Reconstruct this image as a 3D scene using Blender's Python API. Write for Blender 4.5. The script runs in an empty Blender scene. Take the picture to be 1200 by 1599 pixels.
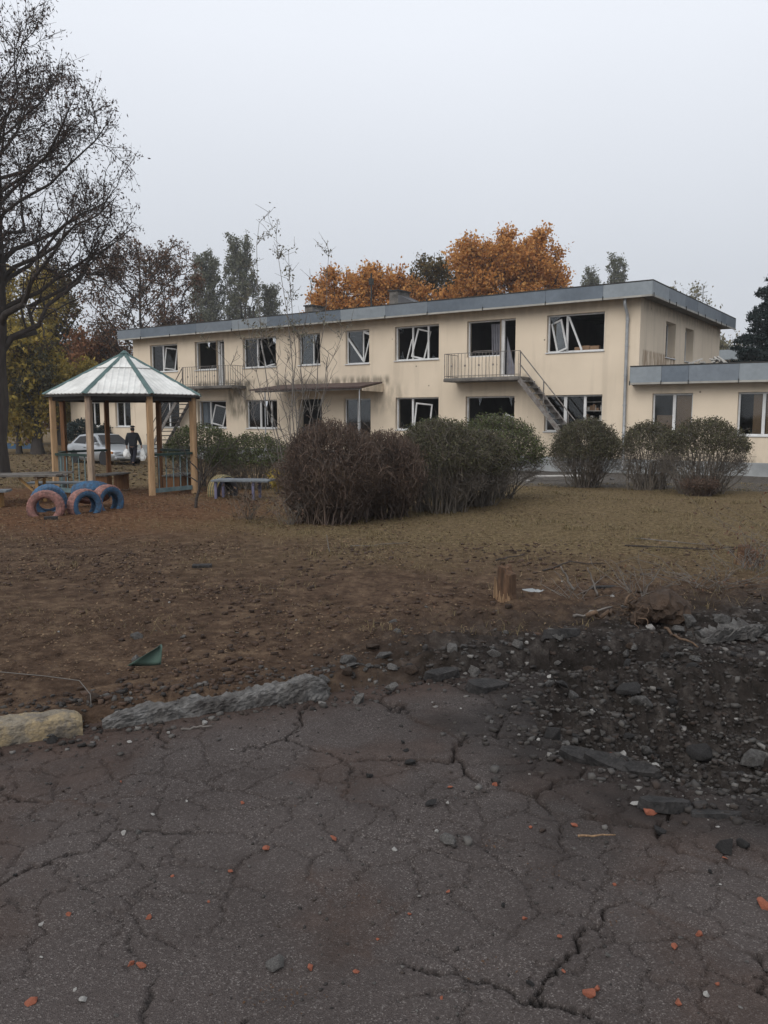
import bpy, bmesh, math, random
import numpy as np
from mathutils import Vector, Matrix
R = math.radians
random.seed(11); rng = np.random.default_rng(11)
sc = bpy.context.scene
col = sc.collection

# ---------------------------------------------------------------- camera
cam = bpy.data.cameras.new('camera'); co = bpy.data.objects.new('camera', cam); col.objects.link(co)
cam.sensor_fit = 'VERTICAL'; cam.sensor_height = 36.0; cam.lens = 36.0 * 1260 / 1599
cam.clip_start = 0.05; cam.clip_end = 3000
co.location = (0, 0, 1.62); co.rotation_euler = (R(90 - 6.722), 0, 0)
sc.camera = co
# ---------------------------------------------------------------- sky, sun, exposure
SUN_EL, SUN_AZ = 38.0, 215.0        # soft light from behind the camera, a little to its left
HAZE = 0.0006
wd = bpy.data.worlds.new('World'); sc.world = wd; wd.use_nodes = True
nt = wd.node_tree; nt.nodes.clear()
out = nt.nodes.new('ShaderNodeOutputWorld'); bg = nt.nodes.new('ShaderNodeBackground')
sky = nt.nodes.new('ShaderNodeTexSky'); sky.sky_type = 'NISHITA'; sky.sun_disc = False
sky.sun_elevation = R(SUN_EL); sky.sun_rotation = R(SUN_AZ); sky.dust_density = 4; sky.air_density = 1.0
hsv = nt.nodes.new('ShaderNodeHueSaturation'); hsv.inputs['Saturation'].default_value = 0.12
nt.links.new(sky.outputs[0], hsv.inputs['Color'])
tc = nt.nodes.new('ShaderNodeTexCoord'); sx = nt.nodes.new('ShaderNodeSeparateXYZ')
nt.links.new(tc.outputs['Generated'], sx.inputs[0])
rp = nt.nodes.new('ShaderNodeValToRGB'); nt.links.new(sx.outputs['Z'], rp.inputs[0])   # cloud deck: paler overhead
e = rp.color_ramp.elements
e[0].position = 0.0; e[0].color = (0.55, 0.577, 0.622, 1)
e[1].position = 0.60; e[1].color = (0.84, 0.88, 0.94, 1)
k = e.new(0.16); k.color = (0.57, 0.602, 0.655, 1)
k = e.new(0.40); k.color = (0.765, 0.80, 0.865, 1)
nz = nt.nodes.new('ShaderNodeTexNoise'); nz.inputs['Scale'].default_value = 1.6; nz.inputs['Detail'].default_value = 3
nt.links.new(tc.outputs['Generated'], nz.inputs['Vector'])
mr = nt.nodes.new('ShaderNodeMapRange'); mr.inputs['To Min'].default_value = 9.7; mr.inputs['To Max'].default_value = 10.7
nt.links.new(nz.outputs['Fac'], mr.inputs['Value'])
vm = nt.nodes.new('ShaderNodeVectorMath'); vm.operation = 'SCALE'
nt.links.new(rp.outputs[0], vm.inputs[0]); nt.links.new(mr.outputs[0], vm.inputs['Scale'])
mx = nt.nodes.new('ShaderNodeMix'); mx.data_type = 'RGBA'; mx.inputs['Factor'].default_value = 0.92
nt.links.new(hsv.outputs[0], mx.inputs[6]); nt.links.new(vm.outputs[0], mx.inputs[7])
nt.links.new(mx.outputs[2], bg.inputs['Color']); bg.inputs['Strength'].default_value = 0.1
nt.links.new(bg.outputs[0], out.inputs[0])
sun = bpy.data.lights.new('sun', 'SUN'); so = bpy.data.objects.new('sun', sun); col.objects.link(so)
sun.energy = 1.5; sun.angle = R(50); sun.color = (1.0, 0.965, 0.91)
az = R(SUN_AZ)                       # direction TO the sun, from +Y clockwise
sd = Vector((math.sin(az) * math.cos(R(SUN_EL)), math.cos(az) * math.cos(R(SUN_EL)), math.sin(R(SUN_EL))))
so.rotation_euler = sd.to_track_quat('Z', 'Y').to_euler()
vs = sc.view_settings; vs.view_transform = 'Standard'; vs.look = 'None'; vs.exposure = 0.2; vs.gamma = 1.0
vs.use_curve_mapping = False
sc.cycles.use_denoising = True
sc.cycles.max_bounces = 6; sc.cycles.transparent_max_bounces = 12
sc.cycles.volume_bounces = 1

# ---------------------------------------------------------------- helpers
def tag(o, label=None, cat=None, group=None, kind=None):
    if label: o['label'] = label
    if cat: o['category'] = cat
    if group: o['group'] = group
    if kind: o['kind'] = kind
    return o
def empty(name, loc=(0, 0, 0), rz=0):
    o = bpy.data.objects.new(name, None); col.objects.link(o)
    o.location = loc; o.rotation_euler = (0, 0, rz); o.empty_display_size = 0.1
    return o
def link(name, me, m=None, parent=None, loc=None, rot=None, smooth=False):
    o = bpy.data.objects.new(name, me); col.objects.link(o)
    if m is not None and not me.materials: me.materials.append(m)
    if parent: o.parent = parent
    if loc is not None: o.location = loc
    if rot is not None: o.rotation_euler = rot
    if smooth and len(me.polygons): me.polygons.foreach_set('use_smooth', [True] * len(me.polygons))
    return o
def np_mesh(name, V, Fa):
    """mesh from arrays; Fa is (n,3) or (n,4)"""
    me = bpy.data.meshes.new(name); V = np.asarray(V, np.float32); Fa = np.asarray(Fa, np.int32)
    k = Fa.shape[1]
    me.vertices.add(len(V)); me.vertices.foreach_set('co', V.ravel())
    me.loops.add(Fa.size); me.loops.foreach_set('vertex_index', Fa.ravel())
    me.polygons.add(len(Fa)); me.polygons.foreach_set('loop_start', np.arange(0, Fa.size, k, dtype=np.int32))
    me.polygons.foreach_set('loop_total', np.full(len(Fa), k, np.int32))
    me.update(calc_edges=True)
    return me
class MB:
    def __init__(s): s.v = []; s.f = []
    def box(s, lo, hi, M=None):
        n = len(s.v); (a, b, c), (d, e_, f) = lo, hi
        p = [(a, b, c), (d, b, c), (d, e_, c), (a, e_, c), (a, b, f), (d, b, f), (d, e_, f), (a, e_, f)]
        if M is not None: p = [tuple(M @ Vector(q)) for q in p]
        s.v += p
        s.f += [(n, n+3, n+2, n+1), (n+4, n+5, n+6, n+7), (n, n+1, n+5, n+4), (n+1, n+2, n+6, n+5), (n+2, n+3, n+7, n+6), (n+3, n, n+4, n+7)]
        return s
    def bar(s, p, q, w, h=None, up=(0, 0, 1)):
        """rectangular bar from p to q, w wide, h along up"""
        h = w if h is None else h
        p, q = Vector(p), Vector(q); d = (q - p); L = d.length; d.normalize()
        u = Vector(up); a = d.cross(u)
        if a.length < 1e-4: a = d.cross(Vector((1, 0, 0)))
        a.normalize(); b = a.cross(d)
        M = Matrix((a, d, b)).transposed().to_4x4(); M.translation = p
        return s.box((-w/2, 0, -h/2), (w/2, L, h/2), M)
    def tube(s, pts, rad, n=6, cap=True):
        pts = [Vector(p) for p in pts]; m = len(pts)
        if not hasattr(rad, '__len__'): rad = [rad] * m
        base = len(s.v); a = None
        for i in range(m):
            d = (pts[min(i+1, m-1)] - pts[max(i-1, 0)])
            if d.length < 1e-9: d = Vector((0, 0, 1))
            d.normalize()
            if a is None:
                a = d.cross(Vector((0.13, 0.21, 0.97)))
                if a.length < 1e-3: a = d.cross(Vector((1, 0, 0)))
            a = (a - d * a.dot(d)); a.normalize(); b = d.cross(a)
            for j in range(n):
                t = 2 * math.pi * j / n
                s.v.append(tuple(pts[i] + (a * math.cos(t) + b * math.sin(t)) * rad[i]))
        for i in range(m - 1):
            for j in range(n):
                j2 = (j + 1) % n
                s.f.append((base+i*n+j, base+i*n+j2, base+(i+1)*n+j2, base+(i+1)*n+j))
        if cap:
            s.f.append(tuple(base + j for j in range(n))[::-1]); s.f.append(tuple(base+(m-1)*n+j for j in range(n)))
        return s
    def poly(s, pts):
        n = len(s.v); s.v += [tuple(p) for p in pts]; s.f.append(tuple(range(n, n + len(pts)))); return s
    def prism(s, poly2, y0, y1, ax='y'):
        """extrude a polygon given in (x,z) from y0 to y1"""
        n = len(s.v); k = len(poly2)
        s.v += [(x, y0, z) for x, z in poly2] + [(x, y1, z) for x, z in poly2]
        s.f.append(tuple(range(n, n+k))); s.f.append(tuple(range(n+2*k-1, n+k-1, -1)))
        for i in range(k):
            j = (i+1) % k; s.f.append((n+j, n+i, n+k+i, n+k+j))
        return s
    def mesh(s, name):
        me = bpy.data.meshes.new(name); me.from_pydata(s.v, [], s.f); me.update(); return me
    def build(s, name, m, parent=None, loc=None, rot=None, smooth=False, bevel=0):
        o = link(name, s.mesh(name), m, parent, loc, rot, smooth)
        if bevel:
            b = o.modifiers.new('bevel', 'BEVEL'); b.width = bevel; b.segments = 1; b.limit_method = 'ANGLE'
        return o

# ---------------------------------------------------------------- materials
def mat(name, c1, c2=None, scale=4.0, rough=0.85, bump=0.0, bscale=60.0, spec=0.25, metal=0.0, stretch=(1, 1, 1), coord='Object',
        island=None, fine=0.0, wstreak=None):
    m = bpy.data.materials.new(name); m.use_nodes = True; n = m.node_tree; b = n.nodes['Principled BSDF']
    b.inputs['Roughness'].default_value = rough; b.inputs['Specular IOR Level'].default_value = spec; b.inputs['Metallic'].default_value = metal
    t = n.nodes.new('ShaderNodeTexCoord'); mp = n.nodes.new('ShaderNodeMapping'); mp.inputs['Scale'].default_value = stretch
    n.links.new(t.outputs[coord], mp.inputs[0])
    def noise(sc_, det=6, rg=0.6):
        q = n.nodes.new('ShaderNodeTexNoise'); q.inputs['Scale'].default_value = sc_; q.inputs['Detail'].default_value = det
        q.inputs['Roughness'].default_value = rg; n.links.new(mp.outputs[0], q.inputs['Vector']); return q
    last = None
    if island:
        g = n.nodes.new('ShaderNodeNewGeometry'); r = n.nodes.new('ShaderNodeValToRGB')
        n.links.new(g.outputs['Random Per Island'], r.inputs[0])
        els = r.color_ramp.elements
        while len(els) < len(island): els.new(0.5)
        for i, c in enumerate(island):
            els[i].position = i / (len(island) - 1); els[i].color = (*c, 1)
        last = r.outputs[0]
    elif c2 is not None:
        q = noise(scale); r = n.nodes.new('ShaderNodeValToRGB'); n.links.new(q.outputs['Fac'], r.inputs[0])
        r.color_ramp.elements[0].position = 0.36; r.color_ramp.elements[1].position = 0.64
        r.color_ramp.elements[0].color = (*c1, 1); r.color_ramp.elements[1].color = (*c2, 1)
        last = r.outputs[0]
    if last is None:
        b.inputs['Base Color'].default_value = (*c1, 1)
    if fine and last is not None:
        q = noise(bscale, 4); mr_ = n.nodes.new('ShaderNodeMapRange'); n.links.new(q.outputs['Fac'], mr_.inputs[0])
        mr_.inputs[1].default_value = 0.3; mr_.inputs[2].default_value = 0.7
        mr_.inputs[3].default_value = 1 - fine; mr_.inputs[4].default_value = 1 + fine
        s_ = n.nodes.new('ShaderNodeVectorMath'); s_.operation = 'SCALE'; n.links.new(last, s_.inputs[0]); n.links.new(mr_.outputs[0], s_.inputs['Scale'])
        last = s_.outputs[0]
    if last is not None: n.links.new(last, b.inputs['Base Color'])
    if bump:
        q = noise(bscale, 5); bp = n.nodes.new('ShaderNodeBump'); bp.inputs['Strength'].default_value = bump; bp.inputs['Distance'].default_value = 0.02
        n.links.new(q.outputs['Fac'], bp.inputs['Height']); n.links.new(bp.outputs[0], b.inputs['Normal'])
    return m
def leafmat(name, cols, trans=0.25, rough=0.7):
    m = mat(name, cols[0], island=cols, rough=rough, spec=0.2)
    n = m.node_tree; b = n.nodes['Principled BSDF']; o_ = n.nodes['Material Output']
    tr = n.nodes.new('ShaderNodeBsdfTranslucent'); ms = n.nodes.new('ShaderNodeMixShader'); ms.inputs[0].default_value = trans
    n.links.new(b.inputs['Base Color'].links[0].from_socket, tr.inputs['Color'])
    n.links.new(b.outputs[0], ms.inputs[1]); n.links.new(tr.outputs[0], ms.inputs[2]); n.links.new(ms.outputs[0], o_.inputs[0])
    return m
def glassmat(name, tint, refl=0.12):
    m = bpy.data.materials.new(name); m.use_nodes = True; n = m.node_tree; n.nodes.remove(n.nodes['Principled BSDF'])
    o_ = n.nodes['Material Output']; t = n.nodes.new('ShaderNodeBsdfTransparent'); t.inputs[0].default_value = (*tint, 1)
    g = n.nodes.new('ShaderNodeBsdfGlossy'); g.inputs['Roughness'].default_value = 0.04
    f = n.nodes.new('ShaderNodeFresnel'); f.inputs[0].default_value = 1.5
    a = n.nodes.new('ShaderNodeMath'); a.operation = 'ADD'; a.inputs[1].default_value = refl; n.links.new(f.outputs[0], a.inputs[0])
    ms = n.nodes.new('ShaderNodeMixShader'); n.links.new(a.outputs[0], ms.inputs[0])
    n.links.new(t.outputs[0], ms.inputs[1]); n.links.new(g.outputs[0], ms.inputs[2]); n.links.new(ms.outputs[0], o_.inputs[0])
    return m
M = {}
M['pvc'] = mat('pvc', (0.62, 0.62, 0.62), (0.50, 0.50, 0.49), 3, rough=0.45)
M['plinth'] = mat('plinth', (0.20, 0.21, 0.215), (0.30, 0.31, 0.31), 1.5, bump=0.4, bscale=25)
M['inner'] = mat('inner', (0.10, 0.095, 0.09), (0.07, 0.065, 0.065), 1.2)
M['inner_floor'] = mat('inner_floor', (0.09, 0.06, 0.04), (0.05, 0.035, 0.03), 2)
M['concrete'] = mat('concrete', (0.20, 0.19, 0.18), (0.11, 0.105, 0.10), 3, bump=0.5, bscale=30, fine=0.2)
M['slab'] = mat('slab', (0.16, 0.145, 0.13), (0.07, 0.065, 0.06), 2.5, bump=0.5, bscale=25, fine=0.2)
M['iron'] = mat('iron', (0.20, 0.19, 0.18), (0.11, 0.09, 0.08), 9, rough=0.7)
M['zinc'] = mat('zinc', (0.36, 0.37, 0.38), (0.27, 0.28, 0.29), 4, rough=0.5, metal=0.25)
M['fascia_a'] = mat('fascia_a', (0.135, 0.16, 0.19), (0.105, 0.125, 0.15), 0.9, rough=0.5, metal=0.2, fine=0.08, bscale=6)
M['fascia_b'] = mat('fascia_b', (0.175, 0.20, 0.225), (0.14, 0.16, 0.185), 0.9, rough=0.5, metal=0.2, fine=0.08, bscale=6)
M['fascia_c'] = mat('fascia_c', (0.24, 0.265, 0.285), (0.20, 0.225, 0.245), 0.9, rough=0.5, metal=0.2, fine=0.08, bscale=6)
M['drip'] = mat('drip', (0.36, 0.345, 0.31), (0.25, 0.24, 0.22), 2, rough=0.6)
M['tar'] = mat('tar', (0.028, 0.027, 0.027), (0.05, 0.048, 0.045), 3)
M['soffit'] = mat('soffit', (0.22, 0.20, 0.17), (0.14, 0.125, 0.11), 1.5)
M['sheet_brown'] = mat('sheet_brown', (0.085, 0.055, 0.05), (0.06, 0.04, 0.037), 3, rough=0.6)
M['door_grey'] = mat('door_grey', (0.10, 0.10, 0.105), (0.07, 0.07, 0.075), 2)
M['cardboard'] = mat('cardboard', (0.25, 0.16, 0.10), (0.21, 0.135, 0.085), 1.5)
M['curtain'] = mat('curtain', (0.19, 0.19, 0.215), (0.14, 0.14, 0.165), 3)
M['curtain_blue'] = mat('curtain_blue', (0.16, 0.185, 0.21), (0.10, 0.12, 0.145), 4, stretch=(6, 6, 0.3))
M['paper'] = mat('paper', (0.42, 0.41, 0.38), (0.32, 0.30, 0.28), 6)
M['glass'] = glassmat('glass', (0.88, 0.9, 0.9), 0.0)
M['glass_dirty'] = glassmat('glass_dirty', (0.62, 0.65, 0.66), 0.03)
M['bark_dark'] = mat('bark_dark', (0.032, 0.026, 0.024), (0.055, 0.046, 0.04), 3, bump=0.7, bscale=18, stretch=(3, 3, 0.6))
M['bark_grey'] = mat('bark_grey', (0.10, 0.09, 0.08), (0.06, 0.052, 0.046), 5, bump=0.5, bscale=22)
M['bark_pale'] = mat('bark_pale', (0.17, 0.155, 0.14), (0.10, 0.088, 0.08), 6, bump=0.3)
M['twig_brown'] = mat('twig_brown', (0.125, 0.09, 0.07), (0.06, 0.044, 0.037), 3)
M['twig_grey'] = mat('twig_grey', (0.17, 0.145, 0.12), (0.08, 0.068, 0.057), 4)
def plaster(name, stains_and_shade, ax='X', base=((0.68, 0.575, 0.45), (0.61, 0.515, 0.40))):
    m = bpy.data.materials.new(name); m.use_nodes = True; n = m.node_tree; b = n.nodes['Principled BSDF']
    b.inputs['Roughness'].default_value = 0.9; b.inputs['Specular IOR Level'].default_value = 0.15
    t = n.nodes.new('ShaderNodeTexCoord'); sp = n.nodes.new('ShaderNodeSeparateXYZ'); n.links.new(t.outputs['Object'], sp.inputs[0])
    def noise(s, det=5, st=(1, 1, 1)):
        mp = n.nodes.new('ShaderNodeMapping'); mp.inputs['Scale'].default_value = st; n.links.new(t.outputs['Object'], mp.inputs[0])
        q = n.nodes.new('ShaderNodeTexNoise'); q.inputs['Scale'].default_value = s; q.inputs['Detail'].default_value = det
        n.links.new(mp.outputs[0], q.inputs['Vector']); return q.outputs['Fac']
    def rng_(v, a, b_, c=0.0, d=1.0):
        q = n.nodes.new('ShaderNodeMapRange'); q.interpolation_type = 'SMOOTHSTEP'; n.links.new(v, q.inputs[0])
        for i, x in enumerate((a, b_, c, d)): q.inputs[i + 1].default_value = x
        return q.outputs[0]
    def mul(a, b_):
        q = n.nodes.new('ShaderNodeMath'); q.operation = 'MULTIPLY'; n.links.new(a, q.inputs[0])
        if isinstance(b_, float): q.inputs[1].default_value = b_
        else: n.links.new(b_, q.inputs[1])
        return q.outputs[0]
    def mixc(fac, a, c):
        q = n.nodes.new('ShaderNodeMix'); q.data_type = 'RGBA'; n.links.new(fac, q.inputs[0]); n.links.new(a, q.inputs[6])
        q.inputs[7].default_value = (*c, 1); return q.outputs[2]
    r = n.nodes.new('ShaderNodeValToRGB'); n.links.new(noise(0.7, 6), r.inputs[0])
    r.color_ramp.elements[0].position = 0.35; r.color_ramp.elements[1].position = 0.65
    r.color_ramp.elements[0].color = (*base[0], 1); r.color_ramp.elements[1].color = (*base[1], 1)
    c = r.outputs[0]
    c = mixc(mul(rng_(noise(1.0, 5, (2.2, 2.2, 0.22)), 0.50, 0.72), 0.30), c, (0.37, 0.31, 0.24))      # rain streaks
    c = mixc(mul(rng_(noise(2.2, 6), 0.60, 0.72), 0.22), c, (0.70, 0.60, 0.47))                          # worn pale patches
    for (x0, x1, z0, z1, soft, amt, colr) in stains_and_shade:
        X = sp.outputs[ax]
        f = mul(mul(rng_(X, x0 - soft, x0 + soft), rng_(X, x1 + soft, x1 - soft)), mul(rng_(sp.outputs['Z'], z0 - soft, z0 + soft), rng_(sp.outputs['Z'], z1 + soft, z1 - soft)))
        f = mul(mul(f, rng_(noise(3.0, 6, (1.6, 1.6, 0.5)), 0.32, 0.62)), float(amt))
        c = mixc(f, c, colr)
    vo = n.nodes.new('ShaderNodeTexVoronoi'); vo.inputs['Scale'].default_value = 1.15; n.links.new(t.outputs['Object'], vo.inputs['Vector'])
    c = mixc(mul(rng_(vo.outputs['Distance'], 0.055, 0.03), 0.85), c, (0.14, 0.115, 0.09))                # chips knocked out by fragments
    n.links.new(c, b.inputs['Base Color'])
    q = n.nodes.new('ShaderNodeTexNoise'); q.inputs['Scale'].default_value = 45; q.inputs['Detail'].default_value = 4; n.links.new(t.outputs['Object'], q.inputs['Vector'])
    bp = n.nodes.new('ShaderNodeBump'); bp.inputs['Strength'].default_value = 0.35; bp.inputs['Distance'].default_value = 0.01
    n.links.new(q.outputs['Fac'], bp.inputs['Height']); n.links.new(bp.outputs[0], b.inputs['Normal'])
    return m
GR = (0.11, 0.095, 0.07)
M['wall_front'] = plaster('wall_front', [(-17.2, -10.6, 3.0, 3.35, 0.16, 0.75, GR), (-20.3, -18.5, 1.6, 3.2, 0.35, 0.8, GR), (-22.6, -18.5, 3.1, 3.38, 0.12, 0.9, GR),
    (-7.4, -4.2, 3.1, 3.25, 0.08, 0.5, GR), (-11.5, -9.8, 1.8, 3.0, 0.3, 0.35, GR), (-33.2, 9.0, -0.5, 0.25, 0.25, 0.55, GR), (-33, 9, 5.45, 6.0, 0.2, 0.25, (0.30, 0.24, 0.18))])  # last entry darkens the wall in a band below the roof edge
M['wall_side'] = plaster('wall_side', [(-0.2, 4.6, 3.2, 4.0, 0.05, 0.8, (0.27, 0.19, 0.125)), (4.6, 12.3, 3.2, 3.6, 0.15, 0.4, GR), (-1, 13, 5.4, 6.0, 0.2, 0.3, GR)], ax='Y')  # last entry paints the eaves' shading into the wall colour

# ---------------------------------------------------------------- terrain functions (world metres)
_tab = np.random.default_rng(5).random((256, 256))
def vnoise(x, y, s=0):
    x = np.asarray(x, float) + s * 17.3; y = np.asarray(y, float) + s * 9.1
    xi = np.floor(x).astype(int); yi = np.floor(y).astype(int); fx = x - xi; fy = y - yi
    fx = fx * fx * (3 - 2 * fx); fy = fy * fy * (3 - 2 * fy)
    a = _tab[xi & 255, yi & 255]; b = _tab[(xi + 1) & 255, yi & 255]; c = _tab[xi & 255, (yi + 1) & 255]; d = _tab[(xi + 1) & 255, (yi + 1) & 255]
    return (a * (1 - fx) + b * fx) * (1 - fy) + (c * (1 - fx) + d * fx) * fy
def fbm(x, y, s=0, o=4, g=0.5):
    v = 0; a = 1; t = 0
    for i in range(o):
        v = v + a * vnoise(np.asarray(x) * 2**i, np.asarray(y) * 2**i, s + i * 3); t += a; a *= g
    return v / t
def sm(a, b, x):
    t = np.clip((np.asarray(x, float) - a) / (b - a), 0, 1); return t * t * (3 - 2 * t)
def kerb_y(x): return 4.75 + 0.42 * np.asarray(x, float)
def crater_q(x, y):
    w = (fbm(np.asarray(x) * 1.7, np.asarray(y) * 1.7, 31) - 0.5) * 0.75
    return np.sqrt(((x - 2.1) / 1.2)**2 + ((y - 4.25) / 1.12)**2) + w * 0.55
# crack cells of the asphalt: denser towards the crater
_sr = np.random.default_rng(23); _seeds = []
for _ in range(6000):
    p = np.array([_sr.uniform(-4.5, 5.0), _sr.uniform(0.0, 7.5)])
    dd = math.hypot(p[0] - 1.5, p[1] - 3.6)
    md = 0.30 + 0.36 * min(max(dd - 0.7, 0) / 1.6, 1.0)
    if all((p[0]-q[0])**2 + (p[1]-q[1])**2 > md*md for q in _seeds): _seeds.append(p)
_seeds = np.array(_seeds); _seeds2 = []
for _ in range(9000):
    p = np.array([_sr.uniform(-2.6, 3.2), _sr.uniform(1.6, 5.2)]); md = 0.17
    if all((p[0]-q[0])**2 + (p[1]-q[1])**2 > md*md for q in _seeds2): _seeds2.append(p)
_seeds2 = np.array(_seeds2)
def crack(x, y, _seeds=_seeds):
    """distance to nearest crack and cell id"""
    x = np.asarray(x, float).ravel(); y = np.asarray(y, float).ravel()
    wx = x + 0.17 * (fbm(x * 2.6, y * 2.6, 3, 6, 0.66) - 0.5) * 2; wy = y + 0.17 * (fbm(x * 2.6, y * 2.6, 7, 6, 0.66) - 0.5) * 2
    D = np.full(len(x), 9.0); ID = np.zeros(len(x), int)
    for i in range(0, len(x), 20000):
        dx = wx[i:i+20000, None] - _seeds[None, :, 0]; dy = wy[i:i+20000, None] - _seeds[None, :, 1]
        d2 = dx * dx + dy * dy
        o = np.argpartition(d2, 2, axis=1)[:, :2]; rr = np.arange(len(o))
        a = o[:, 0].copy(); b = o[:, 1].copy(); sw = d2[rr, a] > d2[rr, b]; a[sw], b[sw] = o[sw, 1], o[sw, 0]
        s = np.hypot(*( _seeds[a] - _seeds[b]).T)
        D[i:i+20000] = (d2[rr, b] - d2[rr, a]) / (2 * s); ID[i:i+20000] = a
    return D, ID
def road_mask(x, y): return (np.asarray(y) < kerb_y(x) + 0.06 * (fbm(np.asarray(x) * 5, np.asarray(y) * 5, 12) - 0.5)) & (crater_q(x, y) > 1.0)
def height(x, y, cracks=True):
    x = np.asarray(x, float); y = np.asarray(y, float); sh = x.shape; x = x.ravel(); y = y.ravel()
    z = np.where(y < 15, 0, np.where(y < 27, -0.35 * sm(14, 28, y), -0.35 - 0.17 * np.clip((y - 27) / 9, 0, 1)))
    near = y < 60
    ky = kerb_y(x); soil = sm(-0.02, 0.12, y - ky); q = crater_q(x, y)
    far = 1 - sm(9, 15, y)
    z = z + 0.075 * soil * far
    z = z + (fbm(x * 0.35, y * 0.35, 1) - 0.5) * 0.10 * (0.25 + 0.75 * soil) * np.clip(1.2 - y / 60, 0, 1)
    # disturbed soil beside the crater
    dist_ = soil * (1 - sm(0.9, 2.1, y - ky)) * sm(-0.9, 0.3, x)
    lump = fbm(x * 3.1, y * 3.1, 9, 5, 0.6) - 0.5
    z = z + soil * (0.03 + 0.15 * dist_) * lump + soil * (0.028 + 0.06 * dist_) * (fbm(x * 11, y * 11, 4, 4, 0.65) - 0.5)
    # crater bowl
    m = 1 - sm(0.82, 1.06, q)
    z = z - 0.40 * (1 - sm(0.25, 1.04, q)) + m * (0.24 * (fbm(x * 3.4, y * 3.4, 14, 5, 0.62) - 0.5) - 0.20 * np.abs(fbm(x * 7, y * 7, 18, 4, 0.6) - 0.5) + 0.07 * (fbm(x * 19, y * 19, 15, 3) - 0.5))
    z = z + 0.05 * np.exp(-((q - 1.1) / 0.12)**2) * soil
    # trench where the kerb was torn out, right of the surviving kerb
    z = z - 0.16 * np.exp(-((y - ky + 0.02) / 0.11)**2) * sm(0.75, 1.1, x) * (1 - sm(1.75, 2.1, x))
    # asphalt plates
    if cracks:
        rd = (y < ky + 0.1) & (q > 0.9) & (np.abs(x) < 5) & (y > 0.2)
        if rd.any():
            D, ID = crack(x[rd], y[rd]); xr, yr = x[rd], y[rd]
            cr = _sr2[ID]; nearc = 1 - sm(0.2, 1.1, q[rd] - 0.95)
            tilt = (cr[:, 0] - 0.5) * (xr - _seeds[ID, 0]) * 0.10 + (cr[:, 1] - 0.5) * (yr - _seeds[ID, 1]) * 0.10 + (cr[:, 2] - 0.5) * 0.03
            wid = 0.0045 + 0.008 * sm(0.45, 0.68, fbm(xr * 1.1, yr * 1.1, 21)) + 0.005 * nearc
            g = 1 - sm(wid * 0.45, wid * 1.5, D)
            open_ = sm(0.33, 0.45, fbm(xr * 1.3, yr * 1.3, 25) + 0.12 * sm(0.2, 1.2, xr)) * 0.85 + 0.15 * nearc
            D2, _ = crack(xr, yr, _seeds2); g2 = (1 - sm(0.0025, 0.007, D2)) * sm(0.52, 0.60, fbm(xr * 1.2, yr * 1.2, 29) + 0.17 * (1 - sm(0.1, 1.5, q[rd] - 0.95)) + 0.06 * sm(0, 1, xr))
            dz = -0.030 * g * open_ - 0.012 * g2 - 0.004 * (1 - sm(0, 0.035, D)) * open_ + tilt * (0.12 + 0.88 * nearc) + 0.006 * (fbm(xr * 6, yr * 6, 40) - 0.5) + 0.0055 * (vnoise(xr * 95, yr * 95, 2) - 0.5)
            # pothole with dead leaves near the cracks
            for (hx, hy, hr) in ((0.58, 2.72, 0.11), (-0.28, 2.13, 0.1), (0.3, 2.2, 0.09), (0.42, 2.9, 0.07)):
                dz = dz - 0.022 * np.exp(-(((xr - hx) / hr)**2 + ((yr - hy) / (hr * 0.6))**2))
            z[rd] += dz
    return z.reshape(sh)
_sr2 = np.random.default_rng(8).random((len(_seeds), 3))
def gz(x, y): return float(height(np.array([x]), np.array([y]))[0])

def graded(lo, hi, fine_lo, fine_hi, d, g):
    xs = list(np.arange(fine_lo, fine_hi + d / 2, d)); s = d; a = fine_hi
    while a < hi: s *= g; a += s; xs.append(a)
    s = d; a = fine_lo
    while a > lo: s *= g; a -= s; xs.insert(0, a)
    return np.array(xs)
gx = graded(-700, 700, -2.0, 2.5, 0.0082, 1.05)
ya = np.arange(1.88, 4.3, 0.0082); yb = []; s_ = 0.0082; a_ = ya[-1]
while a_ < 30: s_ = min(s_ * 1.012, 0.25); a_ += s_; yb.append(a_)
while a_ < 900: s_ *= 1.15; a_ += s_; yb.append(a_)
yc = []; s_ = 0.0105; a_ = ya[0]
while a_ > -60: s_ *= 1.25; a_ -= s_; yc.insert(0, a_)
gy = np.concatenate([yc, ya, yb])
GX, GY = np.meshgrid(gx, gy); GZ = height(GX, GY)
nx, ny = len(gx), len(gy)
print('ground grid', nx, ny)
XC = (GX[:-1, :-1] + GX[1:, 1:]) / 2; YC = (GY[:-1, :-1] + GY[1:, 1:]) / 2
ROAD = road_mask(XC, YC)
idx = np.arange(nx * ny).reshape(ny, nx)
QF = np.stack([idx[:-1, :-1], idx[:-1, 1:], idx[1:, 1:], idx[1:, :-1]], -1).reshape(-1, 4)
PV = np.stack([GX, GY, GZ], -1).reshape(-1, 3)
def submesh(name, sel):
    f = QF[sel]; u, inv = np.unique(f.ravel(), return_inverse=True)
    me = np_mesh(name, PV[u], inv.reshape(-1, 4)); me.polygons.foreach_set('use_smooth', np.ones(len(f), bool))
    return me, u
def add_attr(me, name, arr):
    a = me.attributes.new(name, 'FLOAT_COLOR', 'POINT'); a.data.foreach_set('color', np.asarray(arr, np.float32).ravel())
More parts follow.
